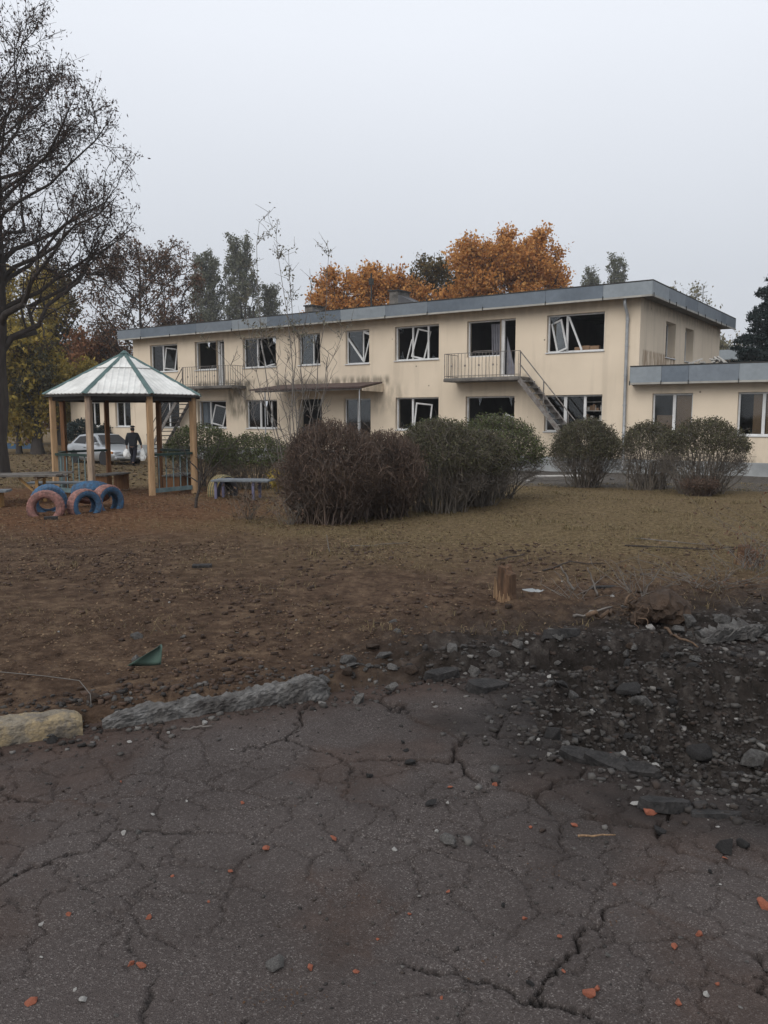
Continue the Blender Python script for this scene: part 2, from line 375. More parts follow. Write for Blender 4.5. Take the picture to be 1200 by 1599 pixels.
def zones(u):
    x, y = PV[u, 0], PV[u, 1]; ky = kerb_y(x); q = crater_q(x, y)
    wob = (fbm(x * 0.5, y * 0.5, 50) - 0.5) * 3.0
    grass = sm(7.6, 10.2, y + wob * 0.9 + 0.25 * (x - 1.0)) * sm(-3.4, 0.2, x + wob + 0.12 * (y - 8))
    grass = np.maximum(grass, sm(19, 22, y + wob * 0.5) * (1 - sm(-4, -2.5, x)) * 0.9)
    char = np.maximum((1 - sm(0.85, 1.5, q)), (1 - sm(0.2, 1.7, y - ky + wob * 0.25)) * sm(-1.0, 0.6, x + wob * 0.2))
    litter = sm(9.0, 12.5, y + wob) * (1 - sm(-1.6, 0.4, x + wob * 0.6)) * (1 - sm(19, 22, y))
    bx = (x - 8.97) * 0.5671 + (y - 28.82) * 0.8236          # depth behind the facade
    gravel = sm(-9.2, -8.4, bx + wob * 0.3) * (1 - sm(-0.3, 0.0, bx - 12)) * sm(1.5, 3.0, x + wob * 0.3)
    return np.stack([grass, char, litter, gravel], -1)
def ground_material():
    m = bpy.data.materials.new('soil'); m.use_nodes = True; n = m.node_tree; b = n.nodes['Principled BSDF']
    b.inputs['Roughness'].default_value = 1.0; b.inputs['Specular IOR Level'].default_value = 0.03
    t = n.nodes.new('ShaderNodeTexCoord'); at = n.nodes.new('ShaderNodeAttribute'); at.attribute_name = 'zone'
    sp = n.nodes.new('ShaderNodeSeparateColor'); n.links.new(at.outputs['Color'], sp.inputs[0])
    def noise(s, det=6, rg=0.62):
        q = n.nodes.new('ShaderNodeTexNoise'); q.inputs['Scale'].default_value = s; q.inputs['Detail'].default_value = det; q.inputs['Roughness'].default_value = rg
        n.links.new(t.outputs['Object'], q.inputs['Vector']); return q.outputs['Fac']
    def ramp(v, *st):
        r = n.nodes.new('ShaderNodeValToRGB'); n.links.new(v, r.inputs[0]); el = r.color_ramp.elements
        while len(el) < len(st): el.new(0.5)
        for i, (p, c) in enumerate(st): el[i].position = p; el[i].color = (*c, 1)
        return r.outputs[0]
    def mixc(fac, a, c):
        q = n.nodes.new('ShaderNodeMix'); q.data_type = 'RGBA'; n.links.new(fac, q.inputs[0]); n.links.new(a, q.inputs[6]); n.links.new(c, q.inputs[7]); return q.outputs[2]
    soil = ramp(noise(6.5, 10, .72), (0.30, (0.032, 0.021, 0.015)), (0.5, (0.082, 0.054, 0.038)), (0.68, (0.16, 0.11, 0.073)))
    dry = ramp(noise(16, 10, 0.75), (0.32, (0.050, 0.035, 0.020)), (0.52, (0.135, 0.099, 0.056)), (0.70, (0.25, 0.19, 0.115)))
    char = ramp(noise(7, 9, 0.7), (0.32, (0.016, 0.014, 0.012)), (0.52, (0.038, 0.032, 0.029)), (0.70, (0.095, 0.084, 0.076)))
    litter = ramp(noise(14, 8, 0.7), (0.30, (0.050, 0.024, 0.014)), (0.50, (0.105, 0.055, 0.032)), (0.72, (0.21, 0.135, 0.08)))
    grav = ramp(noise(11, 9, 0.75), (0.30, (0.038, 0.033, 0.029)), (0.5, (0.085, 0.076, 0.068)), (0.72, (0.20, 0.185, 0.17)))
    c = mixc(sp.outputs[2], soil, litter); c = mixc(sp.outputs[0], c, dry); c = mixc(at.outputs['Alpha'], c, grav); c = mixc(sp.outputs[1], c, char)
    n.links.new(c, b.inputs['Base Color'])
    bp = n.nodes.new('ShaderNodeBump'); bp.inputs['Strength'].default_value = 0.9; bp.inputs['Distance'].default_value = 0.03
    n.links.new(noise(38, 8, 0.75), bp.inputs['Height']); n.links.new(bp.outputs[0], b.inputs['Normal'])
    return m
def asphalt_material():
    m = bpy.data.materials.new('asphalt'); m.use_nodes = True; n = m.node_tree; b = n.nodes['Principled BSDF']
    b.inputs['Roughness'].default_value = 0.95; b.inputs['Specular IOR Level'].default_value = 0.08
    t = n.nodes.new('ShaderNodeTexCoord'); at = n.nodes.new('ShaderNodeAttribute'); at.attribute_name = 'zone'
    sp = n.nodes.new('ShaderNodeSeparateColor'); n.links.new(at.outputs['Color'], sp.inputs[0])
    def noise(s, det=6, rg=0.6):
        q = n.nodes.new('ShaderNodeTexNoise'); q.inputs['Scale'].default_value = s; q.inputs['Detail'].default_value = det; q.inputs['Roughness'].default_value = rg
        n.links.new(t.outputs['Object'], q.inputs['Vector']); return q.outputs['Fac']
    def ramp(v, *st):
        r = n.nodes.new('ShaderNodeValToRGB'); n.links.new(v, r.inputs[0]); el = r.color_ramp.elements
        while len(el) < len(st): el.new(0.5)
        for i, (p, c) in enumerate(st): el[i].position = p; el[i].color = (*c, 1)
        return r.outputs[0]
    def mixc(fac, a, c):
        q = n.nodes.new('ShaderNodeMix'); q.data_type = 'RGBA'; n.links.new(fac, q.inputs[0]); n.links.new(a, q.inputs[6]); n.links.new(c, q.inputs[7]); return q.outputs[2]
    big = ramp(noise(1.3, 8, .65), (0.34, (0.056, 0.046, 0.043)), (0.66, (0.105, 0.089, 0.084)))
    vo = n.nodes.new('ShaderNodeTexVoronoi'); vo.inputs['Scale'].default_value = 240; n.links.new(t.outputs['Object'], vo.inputs['Vector'])
    spk = n.nodes.new('ShaderNodeSeparateColor'); n.links.new(vo.outputs['Color'], spk.inputs[0])
    stone = ramp(spk.outputs[0], (0.0, (0.024, 0.020, 0.019)), (0.5, (0.058, 0.048, 0.045)), (0.86, (0.10, 0.086, 0.081)), (0.985, (0.27, 0.245, 0.23)))
    f1 = n.nodes.new('ShaderNodeMapRange'); n.links.new(noise(2.6, 6, .7), f1.inputs[0]); f1.inputs[1].default_value = .35; f1.inputs[2].default_value = .65; f1.inputs[3].default_value = .22; f1.inputs[4].default_value = .6
    c = mixc(f1.outputs[0], big, stone)
    dirt = ramp(noise(5, 8, 0.7), (0.3, (0.034, 0.022, 0.017)), (0.7, (0.095, 0.064, 0.052)))
    c = mixc(sp.outputs[0], c, dirt)
    soot_cracks = ramp(noise(9, 6), (0.35, (0.012, 0.011, 0.011)), (0.65, (0.030, 0.027, 0.026)))
    c = mixc(sp.outputs[1], c, soot_cracks)
    n.links.new(c, b.inputs['Base Color'])
    bp = n.nodes.new('ShaderNodeBump'); bp.inputs['Strength'].default_value = 0.8; bp.inputs['Distance'].default_value = 0.006
    n.links.new(vo.outputs['Distance'], bp.inputs['Height']); n.links.new(bp.outputs[0], b.inputs['Normal'])
    return m
M['soil'] = ground_material(); M['asphalt'] = asphalt_material()
me, u_ = submesh('ground', ~ROAD.ravel()); add_attr(me, 'zone', zones(u_))
tag(link('ground', me, M['soil']), 'brown soil and dry grass around the crater and building', None, None, 'structure')
def road_zone(u):
    x, y = PV[u, 0], PV[u, 1]; q = crater_q(x, y); n_ = len(u); dirt = np.zeros(n_)
    ok = (np.abs(x) < 5) & (y > 0.2); D, _ = crack(x[ok], y[ok]); f = fbm(x * 1.6, y * 1.6, 61, 5)
    dirt[ok] = 0.6 * (1 - sm(0.0, 0.028, D)) * sm(0.45, 0.6, f[ok])
    dirt = np.maximum(dirt, 0.8 * sm(-0.55, -0.05, y - kerb_y(x) + (f - 0.5) * 0.6) * (1 - sm(0.2, 0.9, x)))
    dirt = np.maximum(dirt, 0.45 * sm(0.50, 0.66, f)); crack_dark = np.zeros(n_); crack_dark[ok] = 0.9 * (1 - sm(0.003, 0.010, D)) * sm(0.31, 0.43, fbm(x[ok] * 1.3, y[ok] * 1.3, 25) + 0.12 * sm(0.2, 1.2, x[ok]))  # near-black drawn along open cracks so the shallow grooves look darker
    soot_cracks = 0.8 * (1 - sm(0.95, 1.85, q + (fbm(x * 3, y * 3, 66) - 0.5) * 0.9))
    soot_cracks = np.maximum(soot_cracks, crack_dark)
    return np.stack([dirt, soot_cracks, dirt * 0, dirt * 0 + 1], -1)
# the plates nearest the crater are pieces of their own, the rest of the carriageway one sheet
D_, ID_ = crack(XC.ravel(), YC.ravel()); qc = crater_q(XC, YC).ravel()
plate = ROAD.ravel() & (XC.ravel() > -0.3) & (XC.ravel() < 2.6) & (YC.ravel() > 1.86)
cells = [c for c in np.unique(ID_[plate]) if np.hypot(_seeds[c, 0] - 1.1, (_seeds[c, 1] - 3.1)) < 1.1 and 1.9 < _seeds[c, 1] < 4.3 and -0.2 < _seeds[c, 0] < 2.2]
inpl = plate & np.isin(ID_, cells)
me, u_ = submesh('road', ROAD.ravel() & ~inpl); add_attr(me, 'zone', road_zone(u_))
road = tag(link('road', me, M['asphalt']), 'cracked dark asphalt road in front of the kerb', None, None, 'structure')
for c in cells:
    s_ = inpl & (ID_ == c)
    if s_.sum() < 30: continue
    me, u_ = submesh('asphalt_plate', s_); add_attr(me, 'zone', road_zone(u_)); link('asphalt_plate', me, M['asphalt'], road)
# ---------------------------------------------------------------- the two-storey building (local x along facade to the right, y into the house)
BC = Vector((8.9734, 28.8221, 0)); BA = math.atan2(-0.567102, 0.823648)
bld = empty('building', BC, BA)
tag(bld, 'cream plastered two-storey building with grey flat roof edge and blown-out windows', 'building')
def bw(x, y, z):
    return Vector((BC.x + x * math.cos(BA) - y * math.sin(BA), BC.y + x * math.sin(BA) + y * math.cos(BA), z))
ZG = -0.55
def wall_mesh(u0, u1, z0, z1, ops, T, ax='x', base=0.0):
    """wall with openings; outer face at base, thickness T inward"""
    us = sorted({u0, u1, *[o[0] for o in ops], *[o[1] for o in ops]}); zs = sorted({z0, z1, *[o[2] for o in ops], *[o[3] for o in ops]})
    b = MB()
    def P(u, d, z): return (u, base + d, z) if ax == 'x' else (base - d, u, z)
    for i in range(len(us) - 1):
        for j in range(len(zs) - 1):
            cu, cz = (us[i] + us[i+1]) / 2, (zs[j] + zs[j+1]) / 2
            if any(o[0] < cu < o[1] and o[2] < cz < o[3] for o in ops): continue
            for d in (0, T): b.poly([P(us[i], d, zs[j]), P(us[i+1], d, zs[j]), P(us[i+1], d, zs[j+1]), P(us[i], d, zs[j+1])])
    for (a, c, l, h) in ops:
        b.poly([P(a, 0, l), P(a, T, l), P(a, T, h), P(a, 0, h)]); b.poly([P(c, 0, l), P(c, T, l), P(c, T, h), P(c, 0, h)])
        b.poly([P(a, 0, l), P(c, 0, l), P(c, T, l), P(a, T, l)]); b.poly([P(a, 0, h), P(c, 0, h), P(c, T, h), P(a, T, h)])
    for a in (u0, u1): b.poly([P(a, 0, z0), P(a, T, z0), P(a, T, z1), P(a, 0, z1)])
    b.poly([P(u0, 0, z1), P(u1, 0, z1), P(u1, T, z1), P(u0, T, z1)])
    return b
UZ, UH, LZ, LH = 3.97, 5.38, 1.07, 2.43
OP = dict(W1=(-25.99, -23.85, UZ, UH), W2=(-22.55, -21.03, UZ, UH), W2d=(-21.03, -20.45, 3.16, UH), W3=(-19.20, -17.05, UZ, UH), W4=(-15.67, -14.39, UZ, UH),
          W5=(-12.95, -11.67, 3.92, UH), W6=(-10.34, -8.18, UZ, UH), W7=(-6.88, -5.43, UZ, UH), W7d=(-5.43, -4.77, 3.2, UH), W8=(-3.49, -1.28, 4.0, UH),
          L0=(-25.6, -23.83, LZ, LH), L1=(-22.44, -20.42, LZ, LH), L2=(-19.05, -17.03, LZ, LH), L3=(-15.72, -14.32, 0.2, LH), L4=(-13.07, -11.6, 0.2, LH),
          L5=(-10.30, -8.17, LZ, LH), L6=(-6.91, -4.76, LZ, LH), L7=(-3.52, -1.28, LZ, LH))
wall_mesh(-27.37, 0.0, ZG, 5.95, list(OP.values()), 0.36).build('wall', M['wall_front'], bld)
SOP = [(3.2, 4.55, 3.9, 5.26), (6.0, 7.35, 3.9, 5.26)]
wall_mesh(0.36, 12.2, 3.0, 5.95, SOP, 0.42, ax='y', base=0.0).build('wall', M['wall_side'], bld)
MB().box((-0.42, 0.36, ZG), (-0.02, 12.2, 3.0)).build('wall', M['wall_side'], bld)
MB().box((-27.37, 11.84, ZG), (-0.42, 12.2, 5.95)).build('wall', M['wall_front'], bld)
MB().box((-27.37, 0.36, ZG), (-27.0, 11.84, 5.95)).build('wall', M['wall_side'], bld)
# wings
RW = [(0.52, 1.89, 1.0, 2.43), (3.32, 4.8, 1.0, 2.43), (6.2, 7.7, 1.0, 2.43)]
wall_mesh(0.004, 10.0, ZG, 2.95, RW, 0.36, base=-0.012).build('wall', M['wall_front'], bld)
LW = [(-31.7, -30.43, 1.08, 2.45), (-29.06, -27.74, 1.08, 2.45)]
wall_mesh(-33.15, -27.374, ZG, 2.95, LW, 0.36, base=-0.012).build('wall', M['wall_front'], bld)
MB().box((9.64, 0.35, ZG), (10.0, 12.0, 2.95)).build('wall', M['wall_side'], bld)
MB().box((-33.15, 0.35, ZG), (-32.8, 12.0, 2.95)).build('wall', M['wall_side'], bld)
# plinth
for a, c in ((-33.2, -13.12), (-11.55, 10.03)):
    MB().box((a, -0.07, ZG - 0.2), (c, 0.2, 0.12)).build('plinth', M['plinth'], bld, bevel=0.015)
MB().box((-14.9, -1.3, ZG - 0.2), (-11.0, -0.072, 0.14)).build('entrance_step', M['concrete'], bld, bevel=0.02)
# floors, ceilings, partitions
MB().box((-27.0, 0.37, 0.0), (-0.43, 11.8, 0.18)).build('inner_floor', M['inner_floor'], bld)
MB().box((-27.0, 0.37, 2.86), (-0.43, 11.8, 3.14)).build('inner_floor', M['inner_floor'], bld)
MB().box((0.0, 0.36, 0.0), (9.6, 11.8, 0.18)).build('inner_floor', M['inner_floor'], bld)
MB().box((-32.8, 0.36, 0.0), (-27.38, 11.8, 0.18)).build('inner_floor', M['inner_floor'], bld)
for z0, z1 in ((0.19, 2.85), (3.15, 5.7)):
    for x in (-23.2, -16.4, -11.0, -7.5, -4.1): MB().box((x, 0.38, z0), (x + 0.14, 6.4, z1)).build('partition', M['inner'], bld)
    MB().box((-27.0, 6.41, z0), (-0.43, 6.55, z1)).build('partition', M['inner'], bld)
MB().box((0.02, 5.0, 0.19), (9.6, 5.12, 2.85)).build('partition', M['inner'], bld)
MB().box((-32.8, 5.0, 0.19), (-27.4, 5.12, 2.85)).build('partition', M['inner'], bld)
# roofs
def roof(x0, x1, y0, y1, zb, zt, sides):
    r = MB().box((x0 + .02, y0 + .02, zb + .02), (x1 - .02, y1 - .02, zt - .03)).build('roof', M['soffit'], bld)
    MB().box((x0 - .01, y0 - .01, zt - 0.03), (x1 + .01, y1 + .01, zt + 0.012)).build('tar_capping', M['tar'], r)
    return r
def fascia(rf, p0, p1, zb, zt, n_out, seed, wmin=1.7, wmax=2.6):
    """individual sheet-metal panels with a pale drip edge and hooks under each joint"""
    rr = random.Random(seed); d = (Vector(p1) - Vector(p0)); L = d.length; d.normalize(); no = Vector((*n_out, 0)); s = 0
    while s < L - 0.05:
        w = min(rr.uniform(wmin, wmax), L - s)
        if L - s - w < 0.6: w = L - s
        mk = rr.choices(['fascia_a', 'fascia_b', 'fascia_c'], [5, 4, 2])[0]
        a = Vector(p0) + d * (s + 0.004); c = Vector(p0) + d * (s + w - 0.004)
        o_ = rr.uniform(0, 0.008); tl = rr.uniform(-0.006, 0.006); b = MB()
        def P(q, off, z): v = q + no * off; return (v.x, v.y, z)
        f0 = [P(a, 0.012 + o_, zb), P(c, 0.012 + o_, zb + tl), P(c, 0.012 + o_, zt + tl), P(a, 0.012 + o_, zt)]
        f1 = [P(a, -0.015, zb), P(c, -0.015, zb + tl), P(c, -0.015, zt + tl), P(a, -0.015, zt)]
        n = 0; b.v = f0 + f1; b.f = [(0, 1, 2, 3), (7, 6, 5, 4), (0, 4, 5, 1), (1, 5, 6, 2), (2, 6, 7, 3), (3, 7, 4, 0)]
        b.build('fascia_panel', M[mk], rf)
        # drip edge
        b = MB(); b.bar(P(a, 0.02, zb - 0.035), P(c, 0.02, zb - 0.035 + tl), 0.035, 0.065); b.build('drip_edge', M['drip'], rf)
        b = MB(); b.bar(P(a, 0.045, zb - 0.09), P(a, 0.045, zb + 0.05), 0.05, 0.02); b.build('gutter_hook', M['tar'], rf)
        s += w
r1 = roof(-27.9, 0.55, -0.55, 12.75, 5.75, 6.24, None)
fascia(r1, (-27.9, -0.55, 0), (0.55, -0.55, 0), 5.76, 6.2, (0, -1), 3)
fascia(r1, (0.55, -0.55, 0), (0.55, 12.75, 0), 5.76, 6.2, (1, 0), 6, 0.9, 2.2)
r2 = roof(-0.13, 10.4, -0.52, 12.4, 2.79, 3.37, None)
fascia(r2, (-0.13, -0.52, 0), (10.4, -0.52, 0), 2.80, 3.33, (0, -1), 8, 0.8, 2.0)
fascia(r2, (-0.13, -0.02, 0), (-0.13, -0.52, 0), 2.80, 3.33, (-1, 0), 9)
r3 = roof(-33.6, -27.4, -0.52, 12.4, 2.79, 3.37, None)
fascia(r3, (-33.6, -0.52, 0), (-27.4, -0.52, 0), 2.80, 3.33, (0, -1), 12)
# downpipe
p = MB(); p.tube([(-0.43, -0.42, 5.75), (-0.43, -0.42, 5.5), (-0.43, -0.13, 5.2), (-0.43, -0.1, 5.0), (-0.425, -0.1, 2.4), (-0.41, -0.1, -0.15), (-0.41, -0.22, -0.28)], 0.055, 10)
dp = p.build('downpipe', M['zinc'], bld, smooth=True)
for z in (5.0, 4.1, 3.05, 2.0, 0.9): MB().tube([(-0.425, -0.1, z), (-0.425, -0.1, z + 0.06)], 0.068, 10).build('pipe_collar', M['zinc'], dp)

# ---- windows
FR = 0.06
def window(key, op, mull=(), sashes=(), panes=(), sill=True, glass='glass', yo=0.13, d=0.07):
    """white plastic frame in the opening; mull: fractions; sashes: (cx, cz, w, h, tilt, open, depth, glazed)"""
    x0, x1, z0, z1 = op; b = MB()
    b.box((x0, yo, z0), (x0 + FR, yo + d, z1)); b.box((x1 - FR, yo, z0), (x1, yo + d, z1))
    b.box((x0 + FR, yo, z0), (x1 - FR, yo + d, z0 + FR)); b.box((x0 + FR, yo, z1 - FR), (x1 - FR, yo + d, z1))
    W = x1 - x0; Hh = z1 - z0
    for m_ in mull:
        f, wd_ = m_ if isinstance(m_, tuple) else (m_, 0.08)
        cx = x0 + f * W; b.box((cx - wd_ / 2, yo, z0 + FR), (cx + wd_ / 2, yo + d, z1 - FR))
    w = b.build('window', M['pvc'], bld, bevel=0.006)
    if sill: MB().box((x0 - 0.03, -0.05, z0 - 0.035), (x1 + 0.03, yo, z0 + 0.005)).build('sill', M['pvc'], w, bevel=0.006)
    for (fx0, fx1, g) in panes:
        a, c = x0 + fx0 * W + 0.05, x0 + fx1 * W - 0.05
        MB().box((a, yo + 0.03, z0 + FR), (c, yo + 0.038, z1 - FR)).build('pane', M[g], w)
    for (fx, fz, sw, sh_, tilt, opn, dep, glz) in sashes:
        Mx = Matrix.Translation((x0 + fx * W, yo + dep, z0 + fz * Hh)) @ Matrix.Rotation(R(opn), 4, 'Z') @ Matrix.Rotation(R(tilt), 4, 'Y')
        b = MB(); t = 0.065; hw, hh = sw / 2, sh_ / 2
        b.box((-hw, 0, -hh), (-hw + t, 0.05, hh), Mx); b.box((hw - t, 0, -hh), (hw, 0.05, hh), Mx)
        b.box((-hw + t, 0, -hh), (hw - t, 0.05, -hh + t), Mx); b.box((-hw + t, 0, hh - t), (hw - t, 0.05, hh), Mx)
        b.build('sash', M['pvc'], w, bevel=0.005)
        if glz: MB().box((-hw + t, 0.02, -hh + t), (hw - t, 0.028, hh - t), Mx).build('pane', M[glz], w)
    return w
def rod(w, op, f0, f1, y=0.2, t=0.05):
    x0, x1, z0, z1 = op; W, Hh = x1 - x0, z1 - z0
    MB().bar((x0 + f0[0] * W, y, z0 + f0[1] * Hh), (x0 + f1[0] * W, y + 0.02, z0 + f1[1] * Hh), t, t).build('broken_bar', M['pvc'], w)
def shards(w, op, fx0, fx1, n, seed, yo=0.16):
    """splinters of glass still stuck in the frame"""
    rr = random.Random(seed); x0, x1, z0, z1 = op; W = x1 - x0
    a, c = x0 + fx0 * W + 0.05, x0 + fx1 * W - 0.05
    for i in range(n):
        sx_ = rr.uniform(a, c - 0.2); top = rr.random() < 0.5; hh = rr.uniform(0.12, 0.42); ww = rr.uniform(0.12, 0.3)
        zz = (z1 - FR) if top else (z0 + FR); s = -1 if top else 1
        MB().prism([(sx_, zz), (min(sx_ + ww, c), zz), (sx_ + ww * rr.uniform(0.2, 0.8), zz + s * hh)], yo, yo + 0.006).build('glass_shard', M['glass_dirty'], w)
w = window('W1', OP['W1'], [(0.42, 0.09)], [(0.62, 0.48, 0.62, 1.12, 7, 38, 0.12, 'glass')], [(0, .42, 'glass_dirty')])
o2 = (-22.55, -20.45, UZ, UH)
w = window('W2', OP['W2'], [], [], []); shards(w, OP['W2'], 0, 1, 3, 2)
b = MB(); b.box((-21.03, 0.125, 3.16), (-20.9, 0.205, UH)); b.box((-20.5, 0.13, 3.16), (-20.45, 0.2, UH)); b.box((-20.9, 0.13, UH - .06), (-20.5, 0.2, UH)); dr = b.build('balcony_door', M['pvc'], bld)
b = MB(); b.box((-20.89, 0.2, 3.2), (-20.82, 0.85, 5.25)); b.build('door_leaf', M['pvc'], dr)
w = window('W3', OP['W3'], [(0.40, 0.09)], [], [(0, .4, 'glass_dirty')]); rod(w, OP['W3'], (0.10, 0.92), (0.22, 0.08)); rod(w, OP['W3'], (0.7, 0.03), (0.95, 0.09), 0.02); rod(w, OP['W3'], (.45, .9), (.58, .05), .25)
shards(w, OP['W3'], 0.42, 1, 3, 5)
w = window('W4', OP['W4'], [(0.62, 0.05)], [], [(0, .62, 'glass_dirty')]); shards(w, OP['W4'], .6, 1, 2, 3)
w = window('W5', OP['W5'], [(0.68, 0.06)], [], [(0, .66, 'glass_dirty')]); rod(w, OP['W5'], (0.06, 0.78), (0.72, 0.06), 0.1, 0.07); rod(w, OP['W5'], (.72, .05), (.95, .75), .12, .05); rod(w, OP['W5'], (.75, .93), (.97, .86), .1, .1)
w = window('W6', OP['W6'], [(0.38, 0.07), (0.73, 0.08)], [(0.54, 0.47, 0.6, 1.2, 14, 20, 0.1, None)]); rod(w, OP['W6'], (.36, .62), (.24, .04), .15, .05); shards(w, OP['W6'], 0, .38, 4, 7); shards(w, OP['W6'], .73, 1, 2, 8)
w = window('W7', OP['W7'], [], [], [], sill=False)
b = MB()
for i in range(9): b.bar((-5.95 + i * 0.055, 0.33 + 0.03 * (i % 2), 5.25), (-5.92 + i * 0.052 , 0.36 + 0.05 * (i % 2), 4.05 + 0.05 * (i % 3)), 0.062, 0.03)
b.build('curtain', M['curtain'], w)
for z in np.linspace(4.0, 4.22, 2): MB().box((-6.8, 0.36, z), (-5.5, 0.39, z + 0.03)).build('guard_bar', M['iron'], w)
b = MB(); b.box((-5.43, 0.125, 3.2), (-5.29, 0.205, UH)); b.box((-4.82, 0.13, 3.2), (-4.77, 0.2, UH)); b.box((-5.29, 0.13, UH - .06), (-4.82, 0.2, UH)); b.box((-5.29, 0.1, 3.2), (-4.82, 0.2, 3.24)); dr = b.build('balcony_door', M['pvc'], bld)
b = MB(); b.prism([(-5.28, 3.3), (-5.05, 3.25), (-4.86, 3.3), (-5.1, 4.1), (-5.27, 4.75)], 0.3, 0.34); b.build('torn_curtain', M['curtain'], dr)
w = window('W8', OP['W8'], [(0.34, 0.085)], [(0.20, 0.44, 0.52, 1.15, -16, -18, -0.02, 'glass')]); rod(w, OP['W8'], (.37, .93), (.6, .05), .12, .065); shards(w, OP['W8'], 0, .3, 3, 9)
w = window('L0', OP['L0'], [0.5], [], [(0, .5, 'glass'), (.5, 1, 'glass')])
w = window('L1', OP['L1'], [(0.40, 0.08)], [(0.64, 0.46, 0.66, 1.0, 14, 25, 0.1, 'glass')], [])
b = MB()
for i in range(6): b.bar((-22.3 + i * 0.11, 0.3 + 0.04 * (i % 2), 2.35), (-22.3 + i * 0.115, 0.33, 1.2 + 0.1 * (i % 2)), 0.12, 0.03)
b.build('curtain', M['curtain_blue'], w)
w = window('L2', OP['L2'], [(0.42, 0.10), (0.77, 0.05)], [], [(0, .42, 'glass_dirty')]); shards(w, OP['L2'], .42, .77, 3, 12); rod(w, OP['L2'], (.58, .95), (.6, .03), .2, .03)
MB().box((-15.72, 0.22, 0.2), (-14.32, 0.27, 1.15)).build('door', M['door_grey'], bld)
w = window('L4', OP['L4'], [(0.5, 0.14)], [], [(0, .5, 'glass_dirty'), (.5, 1, 'glass')], sill=False)
w = window('L5', OP['L5'], [(0.37, 0.09)], [(0.58, 0.42, 0.72, 1.1, 6, 22, 0.1, None)]); shards(w, OP['L5'], 0, .37, 3, 14)
w = window('L6', OP['L6'], [], [(0.80, 0.05, 0.62, 1.1, 24, 30, 0.15, None)]); shards(w, OP['L6'], 0, 1, 3, 15)
w = window('L7', OP['L7'], [(0.35, 0.12), (0.69, 0.10)], [], [(0, .35, 'glass_dirty'), (.35, .69, 'glass')])
for k_, op in enumerate(RW):
    op = (op[0], op[1], op[2], op[3])
    w = window('RW', op, [(0.53, 0.10)], [], [(0, .53, 'glass'), (.53, 1, 'glass')], yo=0.11)
    x0, x1, z0, z1 = op; W = x1 - x0
    MB().box((x0 + .55 * W + .03, 0.2, z0 + .03), (x1 - .03, 0.225, z1 - .03)).build('board', M['cardboard'], w)
    MB().box((x0 + (.30 if k_ else .08) * W, 0.24, z0 + .03), (x0 + .5 * W, 0.262, z1 - (.05 if k_ else .75))).build('board', M['cardboard'], w)
for op in LW:
    w = window('LW', op, [(0.48, 0.08)], [], [(0, .48, 'glass'), (.48, 1, 'glass')], yo=0.11)
    b = MB(); x0, x1 = op[0] + .06, op[1] - .06
    for i in range(10): b.bar((x0 + .06 + i * (x1 - x0 - .1) / 9, 0.26 + 0.03 * (i % 2), 2.4), (x0 + .06 + i * (x1 - x0 - .1) / 9, 0.28 + 0.03 * (i % 2), 1.1), 0.115, 0.03)
    b.build('curtain', M['curtain_blue'], w)
for (a, c, l, h) in SOP:
    b = MB(); yo = -0.30
    b.box((yo - .06, a, l), (yo, a + .06, h)); b.box((yo - .06, c - .06, l), (yo, c, h)); b.box((yo - .06, a + .06, l), (yo, c - .06, l + .06)); b.box((yo - .06, a + .06, h - .06), (yo, c - .06, h)); b.box((yo - .06, (a + c) / 2 - .04, l + .06), (yo, (a + c) / 2 + .04, h - .06))
    w = b.build('window', M['pvc'], bld)
    MB().box((yo - .03, a + .05, l + .05), (yo - .022, c - .05, h - .05)).build('pane', M['glass_dirty'], w)
    MB().box((yo, a - .02, l - .03), (0.05, c + .02, l + .006)).build('sill', M['pvc'], w)

# ---- balconies with outside stairs
def balcony(x0, x1, stair_right, seed):
    rr = random.Random(seed); y1 = -1.05
    s = MB().box((x0, y1, 2.98), (x1, -0.003, 3.10)).build('balcony', M['slab'], bld, bevel=0.02)
    MB().box((x0 + .03, y1 + .03, 3.101), (x1 - .03, -0.004, 3.125)).build('balcony_screed', M['concrete'], s)
    zt = 4.06; op = x1 if stair_right else x0; cl = x0 if stair_right else x1
    yy = y1 + 0.04
    MB().bar((x0 + .03, yy, zt), (x1 - .03, yy, zt), 0.035, 0.02).build('top_rail', M['iron'], s)
    MB().bar((x0 + .03, yy, 3.2), (x1 - .03, yy, 3.2), 0.03, 0.02).build('bottom_rail', M['iron'], s)
    ex = cl + (0.04 if stair_right else -0.04)
    MB().bar((ex, yy, zt), (ex, -0.02, zt), 0.03, 0.02).build('top_rail', M['iron'], s)
    MB().bar((ex, yy, 3.2), (ex, -0.02, 3.2), 0.03, 0.02).build('bottom_rail', M['iron'], s)
    n = 21
    for i in range(n + 1):
        x = x0 + .04 + (x1 - x0 - .08) * i / n; bend = rr.gauss(0, 0.012)
        b = MB().tube([(x, yy, 3.12), (x + bend, yy + rr.gauss(0, .012), 3.6), (x, yy, zt)], 0.016 if i % 4 == 0 else 0.011, 4)
        if i % 4 == 2: b.box((x - .03, yy - .015, 3.55), (x + .03, yy + .015, 3.62))
        b.build('baluster', M['iron'], s)
    for i in range(1, 6):
        y = yy + (-0.05 - yy) * i / 6; MB().tube([(ex, y, 3.12), (ex, y, zt)], 0.011, 4).build('baluster', M['iron'], s)
    return s
